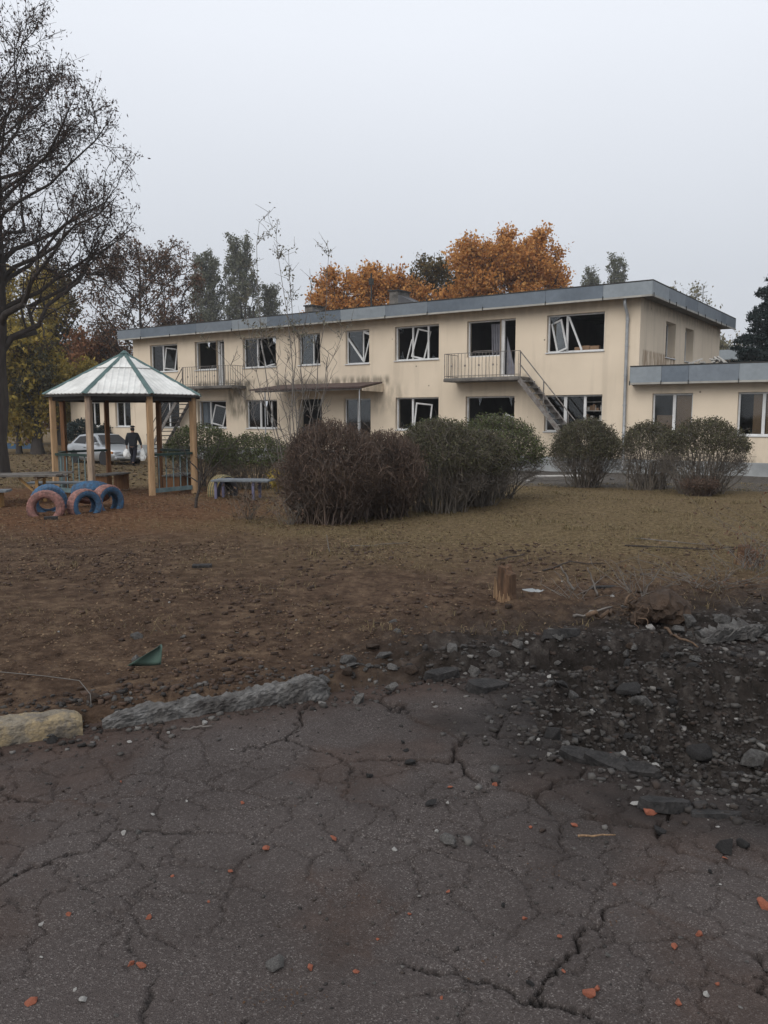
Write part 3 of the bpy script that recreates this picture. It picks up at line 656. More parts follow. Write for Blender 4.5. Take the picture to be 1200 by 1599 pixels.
def stairs(xt, dirn):
    """flight from the balcony edge xt down to the ground, dirn +1 to the right"""
    run, zt, zb = 2.95, 3.08, -0.36; y0, y1 = -1.02, -0.12; xb = xt + dirn * run
    st = MB().bar((xt, y0, zt - .08), (xb, y0, zb - .08), 0.045, 0.17, up=(0, 0, 1)).build('stair', M['iron'], bld)
    MB().bar((xt, y1, zt - .08), (xb, y1, zb - .08), 0.045, 0.17).build('stringer', M['iron'], st)
    n = 15
    for i in range(n):
        f = (i + 0.6) / n; x = xt + dirn * run * f; z = zt + (zb - zt) * f
        MB().box((x - 0.13, y0 + .025, z - 0.02), (x + 0.13, y1 - .025, z + 0.025)).build('tread', M['concrete'], st)
    def on(f, h): return (xt + dirn * run * f, y0, zt + (zb - zt) * f + h)
    for h in (0.98, 0.5): MB().tube([on(0, h), on(0.98, h)], 0.024, 6).build('handrail', M['iron'], st)
    for f in (0.01, 0.33, 0.66, 0.97): MB().tube([on(f, -.05), on(f, 0.98)], 0.024, 6).build('rail_post', M['iron'], st)
    return st
balcony(-7.35, -4.10, True, 4); stairs(-4.10, 1)
balcony(-22.35, -19.0, False, 5); stairs(-22.35, -1)
# ---- entrance canopy
cp = MB(); cp.prism([(-17.2, 0), (-17.2, 0)], 0, 0) if False else None
b = MB(); b.v = [(-17.3, -1.62, 2.80), (-10.98, -1.62, 2.82), (-10.98, -0.003, 3.06), (-16.6, -0.003, 3.06), (-17.3, -1.62, 2.86), (-10.98, -1.62, 2.88), (-10.98, -0.003, 3.12), (-16.6, -0.003, 3.12)]
b.f = [(0, 3, 2, 1), (4, 5, 6, 7), (0, 1, 5, 4), (1, 2, 6, 5), (2, 3, 7, 6), (3, 0, 4, 7)]
canopy = b.build('canopy', M['sheet_brown'], bld)
MB().bar((-17.0, -1.5, 2.76), (-11.0, -1.5, 2.78), 0.06, 0.08).build('canopy_beam', M['iron'], canopy)
b = MB(); b.v = [(-10.97, -1.5, 2.70), (-10.90, -1.5, 2.70), (-10.90, -0.004, 2.68), (-10.97, -0.004, 2.68), (-10.97, -1.5, 2.79), (-10.90, -1.5, 2.79), (-10.90, -0.004, 3.05), (-10.97, -0.004, 3.05)]
b.f = [(0, 3, 2, 1), (4, 5, 6, 7), (0, 1, 5, 4), (1, 2, 6, 5), (2, 3, 7, 6), (3, 0, 4, 7)]
b.build('canopy_cheek', M['wall_front'], canopy)
for x in (-16.4, -11.1): MB().tube([(x, -1.5, -0.5), (x, -1.5, 2.75)], 0.03, 8).build('canopy_post', M['zinc'], canopy)
# ---- things on the roof
def roof_box(x, y, w, h, label, seed):
    t = empty('roof_hatch', bw(x, y, 6.25), BA)
    MB().box((-w / 2, -.5, 0), (-w / 2 + .5, .5, h)).build('shaft', M['slab'], t)
    MB().box((-w / 2 - .06, -.56, h), (-w / 2 + .56, .56, h + .06)).build('cap', M['tar'], t)
    b = MB(); b.prism([(-w / 2 + .5, 0), (w / 2, 0), (w / 2, h * .25), (-w / 2 + .5, h * .85)], -.5, .5); b.build('sloping_cover', M['door_grey'], t)
    tag(t, label, 'roof hatch', 'hatches on the roof')
roof_box(-11.9, 4.0, 2.2, 1.25, 'dark low hatch with sloping cover on roof in front of orange trees', 1)
roof_box(-17.3, 4.0, 1.8, 0.95, 'smaller dark hatch on the roof behind the tall thin sapling', 2)
t = empty('antenna', bw(-14.4, 4.0, 6.25)); MB().tube([(0, 0, 0), (0, 0, 2.3)], 0.05, 6).build('mast', M['tar'], t); MB().bar((-.12, 0, 1.9), (.12, 0, 1.9), .12, .3).build('head', M['tar'], t)
tag(t, 'dark antenna mast rising from the flat roof before orange leaves', 'antenna')
t = empty('roof_frame', bw(-22.7, 4.0, 6.25), BA)
for x in (-.45, -.15, .15, .45): MB().bar((x, 0, 0), (x, 0, 1.35), .06).build('post', M['tar'], t)
for z in (0.6, 1.25): MB().bar((-.5, 0, z), (.5, 0, z), .05).build('crossbar', M['tar'], t)
tag(t, 'small dark metal frame standing on roof below the poplars', 'roof frame')
t = empty('aerial', bw(0.1, 8.2, 6.25)); MB().tube([(0, 0, 0), (0, 0, .9)], 0.025, 5).build('mast', M['zinc'], t); MB().bar((-.35, 0, .6), (.2, 0, .72), .03).build('boom', M['zinc'], t)
tag(t, 'thin small aerial on the roof edge near the conifer', 'aerial')
# loose things in window openings and on the wing roof
for i, (x, wd_, h) in enumerate(((-2.42, .26, .2), (-2.12, .3, .24), (-1.78, .34, .22))):
    o = MB().box((-wd_ / 2, -.1, 0), (wd_ / 2, .1, h)).build('box', M['cardboard'], None, bw(x, 0.5, 4.0), (0, 0, BA), bevel=.01)
    tag(o, ['reddish carton nearest the mullion in the upper right window', 'middle carton on the ledge of the upper right window', 'last carton towards the drainpipe in the upper right window'][i], 'carton', 'cartons on the upper window ledge')
t = empty('ledge', bw(-2.1, 0.5, 3.15), BA)
MB().box((-.6, -.14, .79), (.75, .14, .84)).build('shelf_board', M['inner'], t); MB().box((-.55, -.12, 0), (-.5, .12, .79)).build('side_board', M['inner'], t); MB().box((.65, -.12, 0), (.7, .12, .79)).build('side_board', M['inner'], t)
tag(t, 'dark low shelf inside the upper window beside the drainpipe', 'shelf')
t = empty('bookcase', bw(-1.75, 0.75, 0.18), BA)
for z in (0, .95, 1.3, 1.65, 1.98): MB().box((-.42, -.15, z), (.42, .15, z + .03)).build('shelf', M['paper'], t)
for x in (-.45, .42): MB().box((x, -.15, 0), (x + .03, .15, 2.01)).build('side_board', M['inner'], t)
rr = random.Random(2)
for z in (.98, 1.33, 1.68):
    x = -.40
    while x < .36:
        w_ = rr.uniform(.03, .12); h = rr.uniform(.08, .25)
        if rr.random() < .75: MB().box((x, -.13, z + .002), (x + w_ - .006, .1, z + h)).build('book', M['paper' if rr.random() < .6 else 'cardboard'], t)
        x += w_
tag(t, 'pale bookcase full of papers behind lower window by the stair', 'bookcase')
o = MB().box((-.6, -.02, 0), (.6, .02, .28)).build('board', M['paper'], None, bw(-5.95, 1.2, 1.35), (0, R(3), BA)); tag(o, 'white board standing inside the frameless lower window', 'board')
o = MB().box((-.12, -.12, 0), (.28, .12, .62)).build('sack', M['curtain_blue'], None, bw(-12.75, .8, .19), (0, 0, BA), bevel=.05); tag(o, 'dark blue sack behind the glazed entrance door', 'sack')
def debris(name, x, y, z, n, seed, label):
    rr = random.Random(seed); t = empty(name, bw(x, y, z))
    for i in range(n):
        Mx = Matrix.Translation((rr.uniform(-.5, .5), rr.uniform(-.2, .2), .05 + rr.uniform(0, .22))) @ Matrix.Rotation(rr.uniform(-.9, .9), 4, 'Y') @ Matrix.Rotation(rr.uniform(0, 3), 4, 'Z')
        MB().box((-rr.uniform(.1, .35), -.06, -.02), (rr.uniform(.1, .35), .06, .03), Mx).build('scrap', M['paper'], t)
    tag(t, label, 'debris')
debris('roof_debris', 2.1, 1.2, 3.38, 9, 3, 'pale broken scraps on wing roof below the side windows')
debris('roof_debris', 5.1, 1.4, 3.38, 7, 4, 'pale broken scraps on wing roof in front of the conifer')
# ---------------------------------------------------------------- vegetation
LM = dict(
    dried=leafmat('dried', [(0.030, 0.022, 0.020), (0.055, 0.036, 0.030), (0.085, 0.052, 0.038)]),
    rusty=leafmat('rusty', [(0.07, 0.042, 0.032), (0.15, 0.08, 0.05), (0.12, 0.095, 0.065)]),
    orange=leafmat('orange', [(0.26, 0.10, 0.03), (0.50, 0.215, 0.055), (0.64, 0.34, 0.11), (0.40, 0.20, 0.065), (0.56, 0.25, 0.065)], 0.4),
    olive=leafmat('olive', [(0.05, 0.048, 0.022), (0.11, 0.085, 0.03), (0.17, 0.10, 0.035)], 0.3),
    poplar=leafmat('poplar', [(0.07, 0.078, 0.052), (0.13, 0.135, 0.085), (0.20, 0.20, 0.14)], 0.4),  # leaf colours lightened, distance haze mixed into them
    yellow=leafmat('yellow', [(0.14, 0.115, 0.03), (0.28, 0.21, 0.045), (0.38, 0.27, 0.06), (0.18, 0.16, 0.05)], 0.4),
    brownred=leafmat('brownred', [(0.12, 0.055, 0.03), (0.24, 0.10, 0.045), (0.18, 0.11, 0.055)], 0.35),
    pale=leafmat('pale', [(0.15, 0.14, 0.08), (0.20, 0.18, 0.11), (0.14, 0.13, 0.09)], 0.3),
    conifer=leafmat('conifer', [(0.012, 0.020, 0.022), (0.022, 0.034, 0.034), (0.032, 0.045, 0.042)], 0.05),
    privet=leafmat('privet', [(0.035, 0.045, 0.020), (0.07, 0.085, 0.034), (0.125, 0.145, 0.06), (0.06, 0.055, 0.028)], 0.2),
    privet_dark=leafmat('privet_dark', [(0.03, 0.03, 0.019), (0.062, 0.06, 0.034), (0.10, 0.10, 0.052), (0.07, 0.052, 0.033)], 0.2),
    bare=leafmat('bare', [(0.07, 0.042, 0.033), (0.13, 0.082, 0.06), (0.10, 0.072, 0.045)], 0.15),
    sapling=leafmat('sapling', [(0.11, 0.105, 0.075), (0.17, 0.16, 0.11), (0.10, 0.09, 0.07)], 0.25),
)
def leaves_mesh(name, P, size, r, droop=0.3, aspect=0.5, fold=0.25):
    """folded diamond leaves: 2 triangles pairs, one island per leaf"""
    n = len(P); d = r.normal(size=(n, 3)); d[:, 2] -= droop * 2; d /= np.linalg.norm(d, axis=1)[:, None]
    s = r.normal(size=(n, 3)); s -= d * (s * d).sum(1)[:, None]; s /= np.linalg.norm(s, axis=1)[:, None]
    nrm = np.cross(d, s); L = (size * r.uniform(0.6, 1.35, n))[:, None]
    a = P; c = P + d * L; m_ = P + d * L * 0.45
    b1 = m_ + s * L * aspect * 0.5 + nrm * L * fold * 0.4; b2 = m_ - s * L * aspect * 0.5 + nrm * L * fold * 0.4
    V = np.stack([a, b1, c, b2], 1).reshape(-1, 3); i = np.arange(n) * 4
    F_ = np.concatenate([np.stack([i, i+1, i+2], -1), np.stack([i, i+2, i+3], -1)])
    return np_mesh(name, V, F_)
def tubes_np(paths, nside):
    """fast tubes: list of (pts (k,3), radii (k,))"""
    Vs, Fs, base = [], [], 0; ang = np.arange(nside) * 2 * np.pi / nside; ca, sa = np.cos(ang), np.sin(ang)
    for P, rad in paths:
        k = len(P); T = np.gradient(P, axis=0); T /= np.linalg.norm(T, axis=1)[:, None] + 1e-9
        ref = np.array([0.31, 0.17, 0.93]) if abs(T[0, 2]) < 0.8 else np.array([0.93, 0.3, 0.1])
        A = np.cross(T, ref); A /= np.linalg.norm(A, axis=1)[:, None] + 1e-9; B = np.cross(T, A)
        Vs.append((P[:, None, :] + (A[:, None, :] * ca[None, :, None] + B[:, None, :] * sa[None, :, None]) * rad[:, None, None]).reshape(-1, 3))
        i = np.arange(k - 1)[:, None] * nside; j = np.arange(nside)[None, :]; j2 = (j + 1) % nside
        Fs.append((np.stack([i + j, i + j2, i + nside + j2, i + nside + j], -1) + base).reshape(-1, 4)); base += k * nside
    return np.concatenate(Vs), np.concatenate(Fs)
def curve(p0, p1, r, lift=0.3, k=6, wob=0.03, side=0.0):
    p0, p1 = np.asarray(p0, float), np.asarray(p1, float); L = np.linalg.norm(p1 - p0)
    c = (p0 + p1) / 2 + np.array([0, 0, lift * L]) + r.normal(size=3) * L * 0.06
    t = np.linspace(0, 1, k)[:, None]; P = (1-t)**2 * p0 + 2*t*(1-t) * c + t*t * p1
    P[1:-1] += r.normal(size=(k-2, 3)) * L * wob
    return P
def tree(name, label, cat, loc, H, r0, cc, cr, seed, leafm, barkm, n_leaf, lsize, limbs=16, subs=7, twigs=5, z_lo=0.3, steep=0.6, droop=0.3, lean=(0, 0), group=None,
         twig_r=0.012, spread=0.12, aspect=0.5, trunk_path=None, cut=None, lift=-0.12, tl=0.22):
    """trunk, limbs and twigs in one bark mesh; leaves clustered on the twigs. cc/cr: crown centre and radii relative to the base"""
    r = np.random.default_rng(seed); cc = np.array(cc, float); cr = np.array(cr, float)
    k = 12; t = np.linspace(0, 1, k)
    TP = np.stack([lean[0] * t + 0.05 * r.normal(size=k).cumsum() * r0 * 2, lean[1] * t + 0.05 * r.normal(size=k).cumsum() * r0 * 2, t * H * 0.93], -1); TP[0, :2] = 0; TP[0, 2] = -0.25
    if trunk_path is not None:
        tp = np.array(trunk_path, float); TP = np.stack([np.interp(t * tp[-1, 2], tp[:, 2], tp[:, i]) for i in range(3)], -1); TP[0, 2] = -0.25
    TR = r0 * (1 - 0.93 * t**0.8); TR[0] *= 1.35
    big, mid, fine = [(TP, TR)], [], []; tw = []
    def inside(p, s=1.0): q = (p - cc) / (cr * s); return (q * q).sum() <= 1
    for i in range(limbs):
        f = (i + r.uniform(0.1, 0.9)) / limbs; h = z_lo + (0.88 - z_lo) * f
        p0 = np.array([np.interp(h, t, TP[:, q]) for q in range(3)]); rb = np.interp(h, t, TR) * r.uniform(0.32, 0.52)
        az_ = i * 2.39996 + r.uniform(-0.4, 0.4)
        # end point on the crown shell above the start
        up = steep + r.uniform(-0.25, 0.25); d = np.array([math.cos(az_), math.sin(az_), up]); d /= np.linalg.norm(d); s = 0.2
        q0 = p0
        for _ in range(60):
            if not inside(q0 + d * (s + 0.15), 1.0) and s > 0.6: break
            s += 0.15
            if s > H: break
        Lb = s * r.uniform(0.78, 1.0); e_ = q0 + d * Lb
        if cut is not None and not cut(e_ + np.array(loc)): pass
        P = curve(p0, e_, r, lift, 7, 0.025); rad = np.linspace(max(rb, 0.02), twig_r * 1.6, 7); big.append((P, rad))
        for j in range(subs):
            u_ = r.uniform(0.25, 1.0); a = P[min(int(u_ * 6), 5)] * (1 - (u_ * 6) % 1) + P[min(int(u_ * 6) + 1, 6)] * ((u_ * 6) % 1)
            dd = d * r.uniform(0.3, 1.0) + r.normal(size=3) * 0.55; dd[2] += steep * 0.35; dd /= np.linalg.norm(dd)
            ln = Lb * r.uniform(0.25, 0.5) * (1.15 - 0.5 * u_); b = a + dd * ln
            for _ in range(8):
                if inside(b, 1.06): break
                b = a + (b - a) * 0.8
            Q = curve(a, b, r, lift * 0.7, 5, 0.03); mid.append((Q, np.linspace(max(rb * 0.35 * (1.1 - u_ * 0.6), twig_r * 1.3), twig_r, 5)))
            for q in range(twigs):
                v_ = r.uniform(0.2, 1.0); a2 = Q[min(int(v_ * 4), 3)] * (1 - (v_ * 4) % 1) + Q[min(int(v_ * 4) + 1, 4)] * ((v_ * 4) % 1)
                d2 = (b - a) / (np.linalg.norm(b - a) + 1e-6) * 0.8 + r.normal(size=3) * 0.6; d2 /= np.linalg.norm(d2)
                l2 = tl * H * 0.35 * r.uniform(0.5, 1.2); b2 = a2 + d2 * l2
                if not inside(b2, 1.12): b2 = a2 + d2 * l2 * 0.4
                T_ = curve(a2, b2, r, 0.05 - droop * 0.1, 3, 0.02); fine.append((T_, np.array([twig_r, twig_r * 0.75, twig_r * 0.4]))); tw.append(T_)
    t_ = empty(name, loc)
    V1, F1 = tubes_np(big, 7); V2, F2 = tubes_np(mid, 4); V3, F3 = tubes_np(fine, 3)
    V = np.concatenate([V1, V2, V3]); Fq = np.concatenate([F1, F2 + len(V1), F3 + len(V1) + len(V2)])
    tk = link('trunk', np_mesh('trunk', V, Fq), barkm, t_, smooth=True)
    tw = np.array(tw); ii = r.integers(0, len(tw), n_leaf); uu = r.uniform(0.15, 1.0, n_leaf)[:, None]
    P = tw[ii, 0] * (1 - uu) + tw[ii, 2] * uu + r.normal(size=(n_leaf, 3)) * spread
    link('crown', leaves_mesh('crown', P, lsize, r, droop, aspect), leafm, t_)
    tag(t_, label, cat, group); return t_
G = lambda x, y: gz(x, y) - 0.02
# the great dark tree at the left edge
tree('dark_tree', 'tall dark tree with shrivelled leaves at edge of photo beside gazebo', 'tree', (-12.9, 26.6, G(-12.9, 26.6)), 14.6, 0.45, (0.3, 0, 8.6), (4.6, 4.6, 6.6), 41, LM['dried'], M['bark_dark'], 27000, 0.115,
     limbs=42, subs=11, twigs=8, z_lo=0.27, steep=0.85, droop=0.45, twig_r=0.0075, spread=0.07, aspect=0.36, lift=-0.10, tl=0.17,
     trunk_path=[(0, 0, 0), (0.10, 0, 1.2), (0.32, 0, 2.6), (0.30, 0, 3.6), (0.45, 0, 5.0), (0.55, 0, 7.0), (0.5, 0.1, 9.5), (0.2, 0.1, 13.5)])
# brown tree behind the left end of the roof
tree('brown_tree', 'domed tree with sparse rusty leaves behind left end of roof', 'tree', (-16.2, 55, -0.5), 14.2, 0.24, (0, 0, 9.3), (4.1, 4.1, 5.2), 5, LM['rusty'], M['bark_dark'], 10500, 0.21,
     limbs=30, subs=8, twigs=5, z_lo=0.25, steep=0.9, twig_r=0.018, spread=0.14, aspect=0.42, lift=-0.05, tl=0.2, droop=0.4)
tree('brown_tree', 'low rust brown tree beside the domed tree at roof end', 'tree', (-14.4, 60, -0.5), 9.5, 0.2, (0, 0, 6.2), (2.6, 2.6, 3.6), 6, LM['rusty'], M['bark_dark'], 9000, 0.26, limbs=18, subs=7, twigs=6, steep=0.7, twig_r=0.018, spread=.2)
# poplars
def poplar(x, y, H, w, seed, label, n=17000, ls=0.27):
    return tree('poplar', label, 'poplar', (x, y, -0.5), H, 0.32, (0, 0, H * 0.55), (w, w, H * 0.47), seed, LM['poplar'], M['bark_grey'], n, ls, limbs=60, subs=5, twigs=4, z_lo=0.1, steep=2.6, droop=-0.1,
                twig_r=0.03, spread=0.16, aspect=0.6, lift=0.02, tl=0.10, group='poplars far behind the building')
poplar(-24.0, 112, 25.0, 2.6, 1, 'hazy shorter poplar at the left of the poplar group')
poplar(-19.4, 112, 27.5, 2.7, 2, 'tallest hazy poplar of the group above roof')
poplar(-15.9, 116, 22.0, 1.7, 3, 'slim hazy poplar just beside the thin sapling top', 9000)
poplar(30.5, 122, 26.0, 1.5, 4, 'thin pale poplar nearer the orange tree above roof', 9000)
poplar(34.2, 122, 27.3, 1.9, 5, 'fuller pale poplar above roof near the building corner', 11000)
tree('poplar', 'dark brownish poplar rising behind branches of the great dark tree', 'poplar', (-24.6, 62, -0.5), 13.8, 0.3, (0, 0, 7.5), (1.7, 1.7, 6.3), 17, LM['olive'], M['bark_dark'], 9000, 0.26, limbs=40, subs=4, twigs=4, z_lo=.1, steep=2.0, twig_r=.02, spread=.22, lift=0, tl=.12, group='poplars far behind the building')
# orange trees behind the roof
def maple(x, y, H, cr, seed, lm, label, n=16000, cz=0.62):
    return tree('maple_tree', label, 'tree', (x, y, -0.5), H, 0.28, (0, 0, H * cz), cr, seed, LM[lm], M['bark_dark'], int(n * 1.7), 0.205, limbs=34, subs=9, twigs=6, z_lo=.28, steep=.7, twig_r=.02, spread=.20, aspect=.75, lift=-.05, tl=.14, group='autumn trees behind the roof')
maple(10.6, 62, 16.6, (4.0, 4.0, 6.5), 21, 'orange', 'biggest bright orange tree behind the roof, right part', 21000)
maple(7.2, 60, 16.0, (3.3, 3.3, 6.2), 22, 'orange', 'bright orange tree left of the biggest one behind roof', 15000)
maple(4.0, 66, 16.2, (2.8, 2.8, 5.9), 23, 'olive', 'olive and brown tree between the orange trees', 8500)
maple(0.6, 64, 14.9, (3.3, 3.3, 5.4), 24, 'orange', 'lower orange tree behind the antenna mast', 14000)
maple(-2.9, 62, 14.2, (3.0, 3.0, 5.2), 25, 'orange', 'lowest orange tree behind the thin sapling', 12000)
tree('birch_tree', 'sparse pale birch peeping over roof corner', 'tree', (26.0, 72, -0.5), 14.2, 0.14, (0, 0, 9.5), (3.2, 3.2, 5), 27, LM['pale'], M['bark_pale'], 3200, 0.26, limbs=20, subs=6, twigs=4, steep=.9, twig_r=.012, spread=.2)
# conifer at the right
def conifer(loc, H, w, seed, label):
    r = np.random.default_rng(seed); tp = [(np.stack([np.zeros(8), np.zeros(8), np.linspace(-.2, H, 8)], -1), np.linspace(.16, .02, 8))]; br = []; LP = []
    n = 150
    for i in range(n):
        h = 0.8 + (H - 1.0) * (i / n)**0.9; a = i * 2.4 + r.uniform(-.4, .4); L = w * (1 - (h / H)**1.4) * r.uniform(.7, 1.12) + .25
        p0 = np.array([0, 0, h]); p1 = p0 + np.array([math.cos(a) * L, math.sin(a) * L, L * .12 + r.uniform(-.1, .15)])
        P = curve(p0, p1, r, -.1, 5, .02); br.append((P, np.linspace(.035, .012, 5)))
        m = int(90 + 190 * L); u_ = r.uniform(.15, 1, m)[:, None]; pp = p0 + (p1 - p0) * u_
        wv = (.10 + .3 * (1 - u_)) * .6
        LP.append(pp + r.normal(size=(m, 3)) * np.array([1, 1, .55]) * wv + np.array([0, 0, -.02]))
    t_ = empty('conifer', loc); V1, F1 = tubes_np(tp, 7); V2, F2 = tubes_np(br, 4)
    link('trunk', np_mesh('trunk', np.concatenate([V1, V2]), np.concatenate([F1, F2 + len(V1)])), M['bark_dark'], t_)
    link('crown', leaves_mesh('crown', np.concatenate(LP), .2, r, .0, .35), LM['conifer'], t_); tag(t_, label, 'conifer')
conifer((20.6, 42, -.5), 11.0, 4.0, 3, 'dark blue green conifer behind wing roof at photo edge')
bgtree_later = True
# left background
def bgtree(x, y, H, cr, seed, lm, label, n, ls=.24, cz=.6, steep=.6):
    return tree('background_tree', label, 'tree', (x, y, -.5), H, .17, (0, 0, H * cz), cr, seed, LM[lm], M['bark_dark'], n, ls, limbs=22, subs=8, twigs=5, z_lo=.15, steep=steep, twig_r=.015, spread=.26, aspect=.6, lift=-.05, tl=.2, group='trees behind the great dark tree')
bgtree(-21.2, 47, 7.4, (2.5, 2.5, 3.4), 51, 'yellow', 'yellow green tree right behind the great dark trunk', 14000)
bgtree(-19.6, 52, 5.6, (2.2, 2.2, 2.6), 52, 'yellow', 'small yellow tree left of the gazebo roof', 9000)
bgtree(-25.5, 58, 13.5, (2.8, 2.8, 6), 53, 'yellow', 'tall yellowish tree cut by the left photo edge', 10000)
bgtree(-20.0, 56, 8.2, (2.2, 2.2, 3.6), 54, 'brownred', 'brown leaved tree above the left slope of gazebo roof', 9000)
bgtree(-21.8, 66, 8.4, (2.0, 2.0, 3.4), 55, 'brownred', 'orange brown tree peeking just over gazebo roof slope', 8000)
bgtree(-26.5, 66, 6.5, (3.2, 3.2, 3.2), 56, 'brownred', 'rusty low tree seen below yellow crowns at far left', 9000)
bgtree(-30, 62, 9.5, (3.0, 3.0, 4.2), 57, 'olive', 'olive tree at the far left behind the dark trunk', 9000)
bgtree(26.5, 66, 9.2, (2.6, 2.6, 4.2), 58, 'pale', 'pale yellow tree between roof corner and conifer', 7000)
t = tree('dark_trunk_tree', 'thick dark ivy clad trunk between gazebo and great tree', 'tree', (-19.9, 46.5, -.47), 6.5, .36, (0, 0, 4.6), (1.3, 1.3, 2.6), 60, LM['privet_dark'], M['bark_dark'], 3500, .2, limbs=14, subs=5, twigs=4, steep=1.2, twig_r=.02)
# a far belt of wood closing the view, one mass
r = np.random.default_rng(77); n = 60000; ax_ = r.uniform(-190, 190, n); rad_ = 150 + r.uniform(-8, 8, n)
hh = 5.5 + 5 * fbm(ax_ * .09 + 50, ax_ * 0 + 3, 70); P = np.stack([ax_, np.sqrt(np.maximum(rad_**2 * 2.2 - ax_**2, 100)) * .72, -.5 + hh * np.sqrt(r.uniform(0, 1, n))], -1)
tag(link('far_wood', leaves_mesh('far_wood', P, 1.0, r, 0, .8), LM['olive']), 'far hazy belt of autumn wood behind everything', 'wood', None, 'stuff')

# ---- shrubs
def bush(name, label, x, y, rx, ry, H, seed, leafm, twigm, n_leaf, n_stem=60, n_twig=900, lsize=.045, top=0.55, bare=0.0, base_r=.28, group='clipped shrubs', tw_r=.0035, shell=.8, up=.15, low=.38, cmin=-.7):
    r = np.random.default_rng(seed); z0 = G(x, y); st, tw = [], []
    cz = H * (1 - .5 * top); rz = H - cz
    def shellp(s=1.0):
        a = r.uniform(0, 2 * np.pi); c = r.uniform(cmin, 1.0); q = math.sqrt(max(0, 1 - c * c)) if c > 0 else (1 - .35 * c * c)
        bump = 1 + .16 * (vnoise(np.array([a * 1.6 + seed]), np.array([c * 2.5 + 9]), seed)[0] - .5) * 2
        zz = cz + c * (rz if c > 0 else cz * .8)
        return np.array([math.cos(a) * q * rx * s * bump, math.sin(a) * q * ry * s * bump, max(.12, zz * (0.97 + .05 * (bump - 1)))])
    ends = []
    for i in range(n_stem):
        e_ = shellp(r.uniform(.55, .97)); a = math.atan2(e_[1], e_[0]) + r.normal() * .3
        b = np.array([math.cos(a) * base_r * r.uniform(.1, 1) * rx, math.sin(a) * base_r * r.uniform(.1, 1) * ry, -.05])
        P = curve(b, e_, r, .10, 6, .025); st.append((P, np.linspace(.013, .005, 6) * r.uniform(.7, 1.3))); ends.append(P)
    cen = np.array([0, 0, cz * .55])
    for i in range(n_twig):
        e3 = shellp(r.uniform(.93, 1.03)); dep = abs(r.normal()) * .10 if r.random() < .75 else r.uniform(.1, .5)
        n_ = np.array([e3[0] / rx**2, e3[1] / ry**2, (e3[2] - cz * .8) / max(rz, .3)**2]); n_ /= np.linalg.norm(n_) + 1e-6
        e3 = e3 - n_ * dep * min(rx, H * .6); d = n_ * .75 + r.normal(size=3) * .5; d[2] += up; d /= np.linalg.norm(d); L = r.uniform(.10, .26)
        tw.append((curve(e3 - d * L, e3, r, .02, 3, .04), np.array([tw_r * 1.3, tw_r, tw_r * .6])))
    t_ = empty(name, (x, y, z0)); V1, F1 = tubes_np(st, 4); V2, F2 = tubes_np(tw, 3)
    link('stems', np_mesh('stems', np.concatenate([V1, V2]), np.concatenate([F1, F2 + len(V1)])), twigm, t_)
    TW = np.array([q[0] for q in tw]); ii = r.integers(0, len(TW), n_leaf); uu = r.uniform(.1, 1, n_leaf)[:, None]
    P = TW[ii, 0] * (1 - uu) + TW[ii, 2] * uu + r.normal(size=(n_leaf, 3)) * .03
    # leaves keep to the outer, upper shell
    q = np.sqrt((P[:, 0] / rx)**2 + (P[:, 1] / ry)**2 + ((P[:, 2] - cz) / rz)**2 * (P[:, 2] > cz) + ((P[:, 2] - cz) / (cz * .9))**2 * (P[:, 2] <= cz))
    keep = (r.random(n_leaf) < np.clip((q - shell + .45) / .45, .06, 1)) & (P[:, 2] > H * (low + .14 * r.random(n_leaf)))
    link('foliage', leaves_mesh('foliage', P[keep], lsize, r, -.15, .55), leafm, t_)
    tag(t_, label, 'shrub', group); return t_
bush('bare_shrub', 'nearest brown bare shrub around the tall thin sapling', -0.83, 12.25, .83, .76, 1.68, 101, LM['bare'], M['twig_brown'], 12000, 150, 5200, .026, low=.15, top=.98, base_r=.7, tw_r=.0042, shell=.3, up=.35, cmin=-1)
bush('bare_shrub', 'brown bare shrub between nearest bare shrub and dark green shrub', 0.02, 13.0, .66, .62, 1.50, 102, LM['bare'], M['twig_brown'], 11000, 110, 4200, .026, low=.15, top=.98, base_r=.65, tw_r=.0042, shell=.3, up=.35, cmin=-1)
bush('shrub', 'large dark twiggy shrub in middle of the shrub row', 0.95, 14.0, .92, .85, 1.70, 103, LM['privet_dark'], M['twig_grey'], 26000, 120, 3400, .036, base_r=.6, top=.98, shell=.6)
bush('shrub', 'dark twiggy shrub in front of the greener spreading one', 1.75, 14.9, .66, .66, 1.50, 104, LM['privet_dark'], M['twig_grey'], 18000, 90, 2400, .036, base_r=.5, top=.98, shell=.6)
bush('shrub', 'green spreading shrub with bare leaning stems at end of the row', 2.25, 16.3, 1.02, .95, 1.80, 105, LM['privet'], M['twig_grey'], 30000, 80, 3200, .038, base_r=.35, top=.98)
bush('shrub', 'green rounded shrub at rear of the row below frameless window', 1.1, 16.4, .95, .9, 1.72, 106, LM['privet'], M['twig_grey'], 19000, 70, 2000, .038, base_r=.35, top=.98)
bush('shrub', 'green shrub just beside the gazebo post', -4.75, 21.2, .98, .9, 1.74, 107, LM['privet'], M['twig_grey'], 13000, 60, 1500, .055, base_r=.4, top=.98)
bush('shrub', 'dark green shrub behind the low bench', -3.15, 19.6, 1.05, .85, 1.45, 108, LM['privet'], M['twig_grey'], 14000, 70, 1700, .05, base_r=.5, top=.98)
bush('shrub', 'rounded dark shrub by itself below the outside stair foot', 5.2, 20.7, .92, .9, 1.88, 109, LM['privet_dark'], M['twig_grey'], 28000, 110, 3200, .042, base_r=.35, top=.98, shell=.65)
bush('shrub', 'upright see-through shrub below the boarded wing window', 6.4, 19.5, .78, .75, 1.74, 110, LM['privet_dark'], M['twig_grey'], 17000, 105, 2200, .042, base_r=.65, top=.98, low=.5)
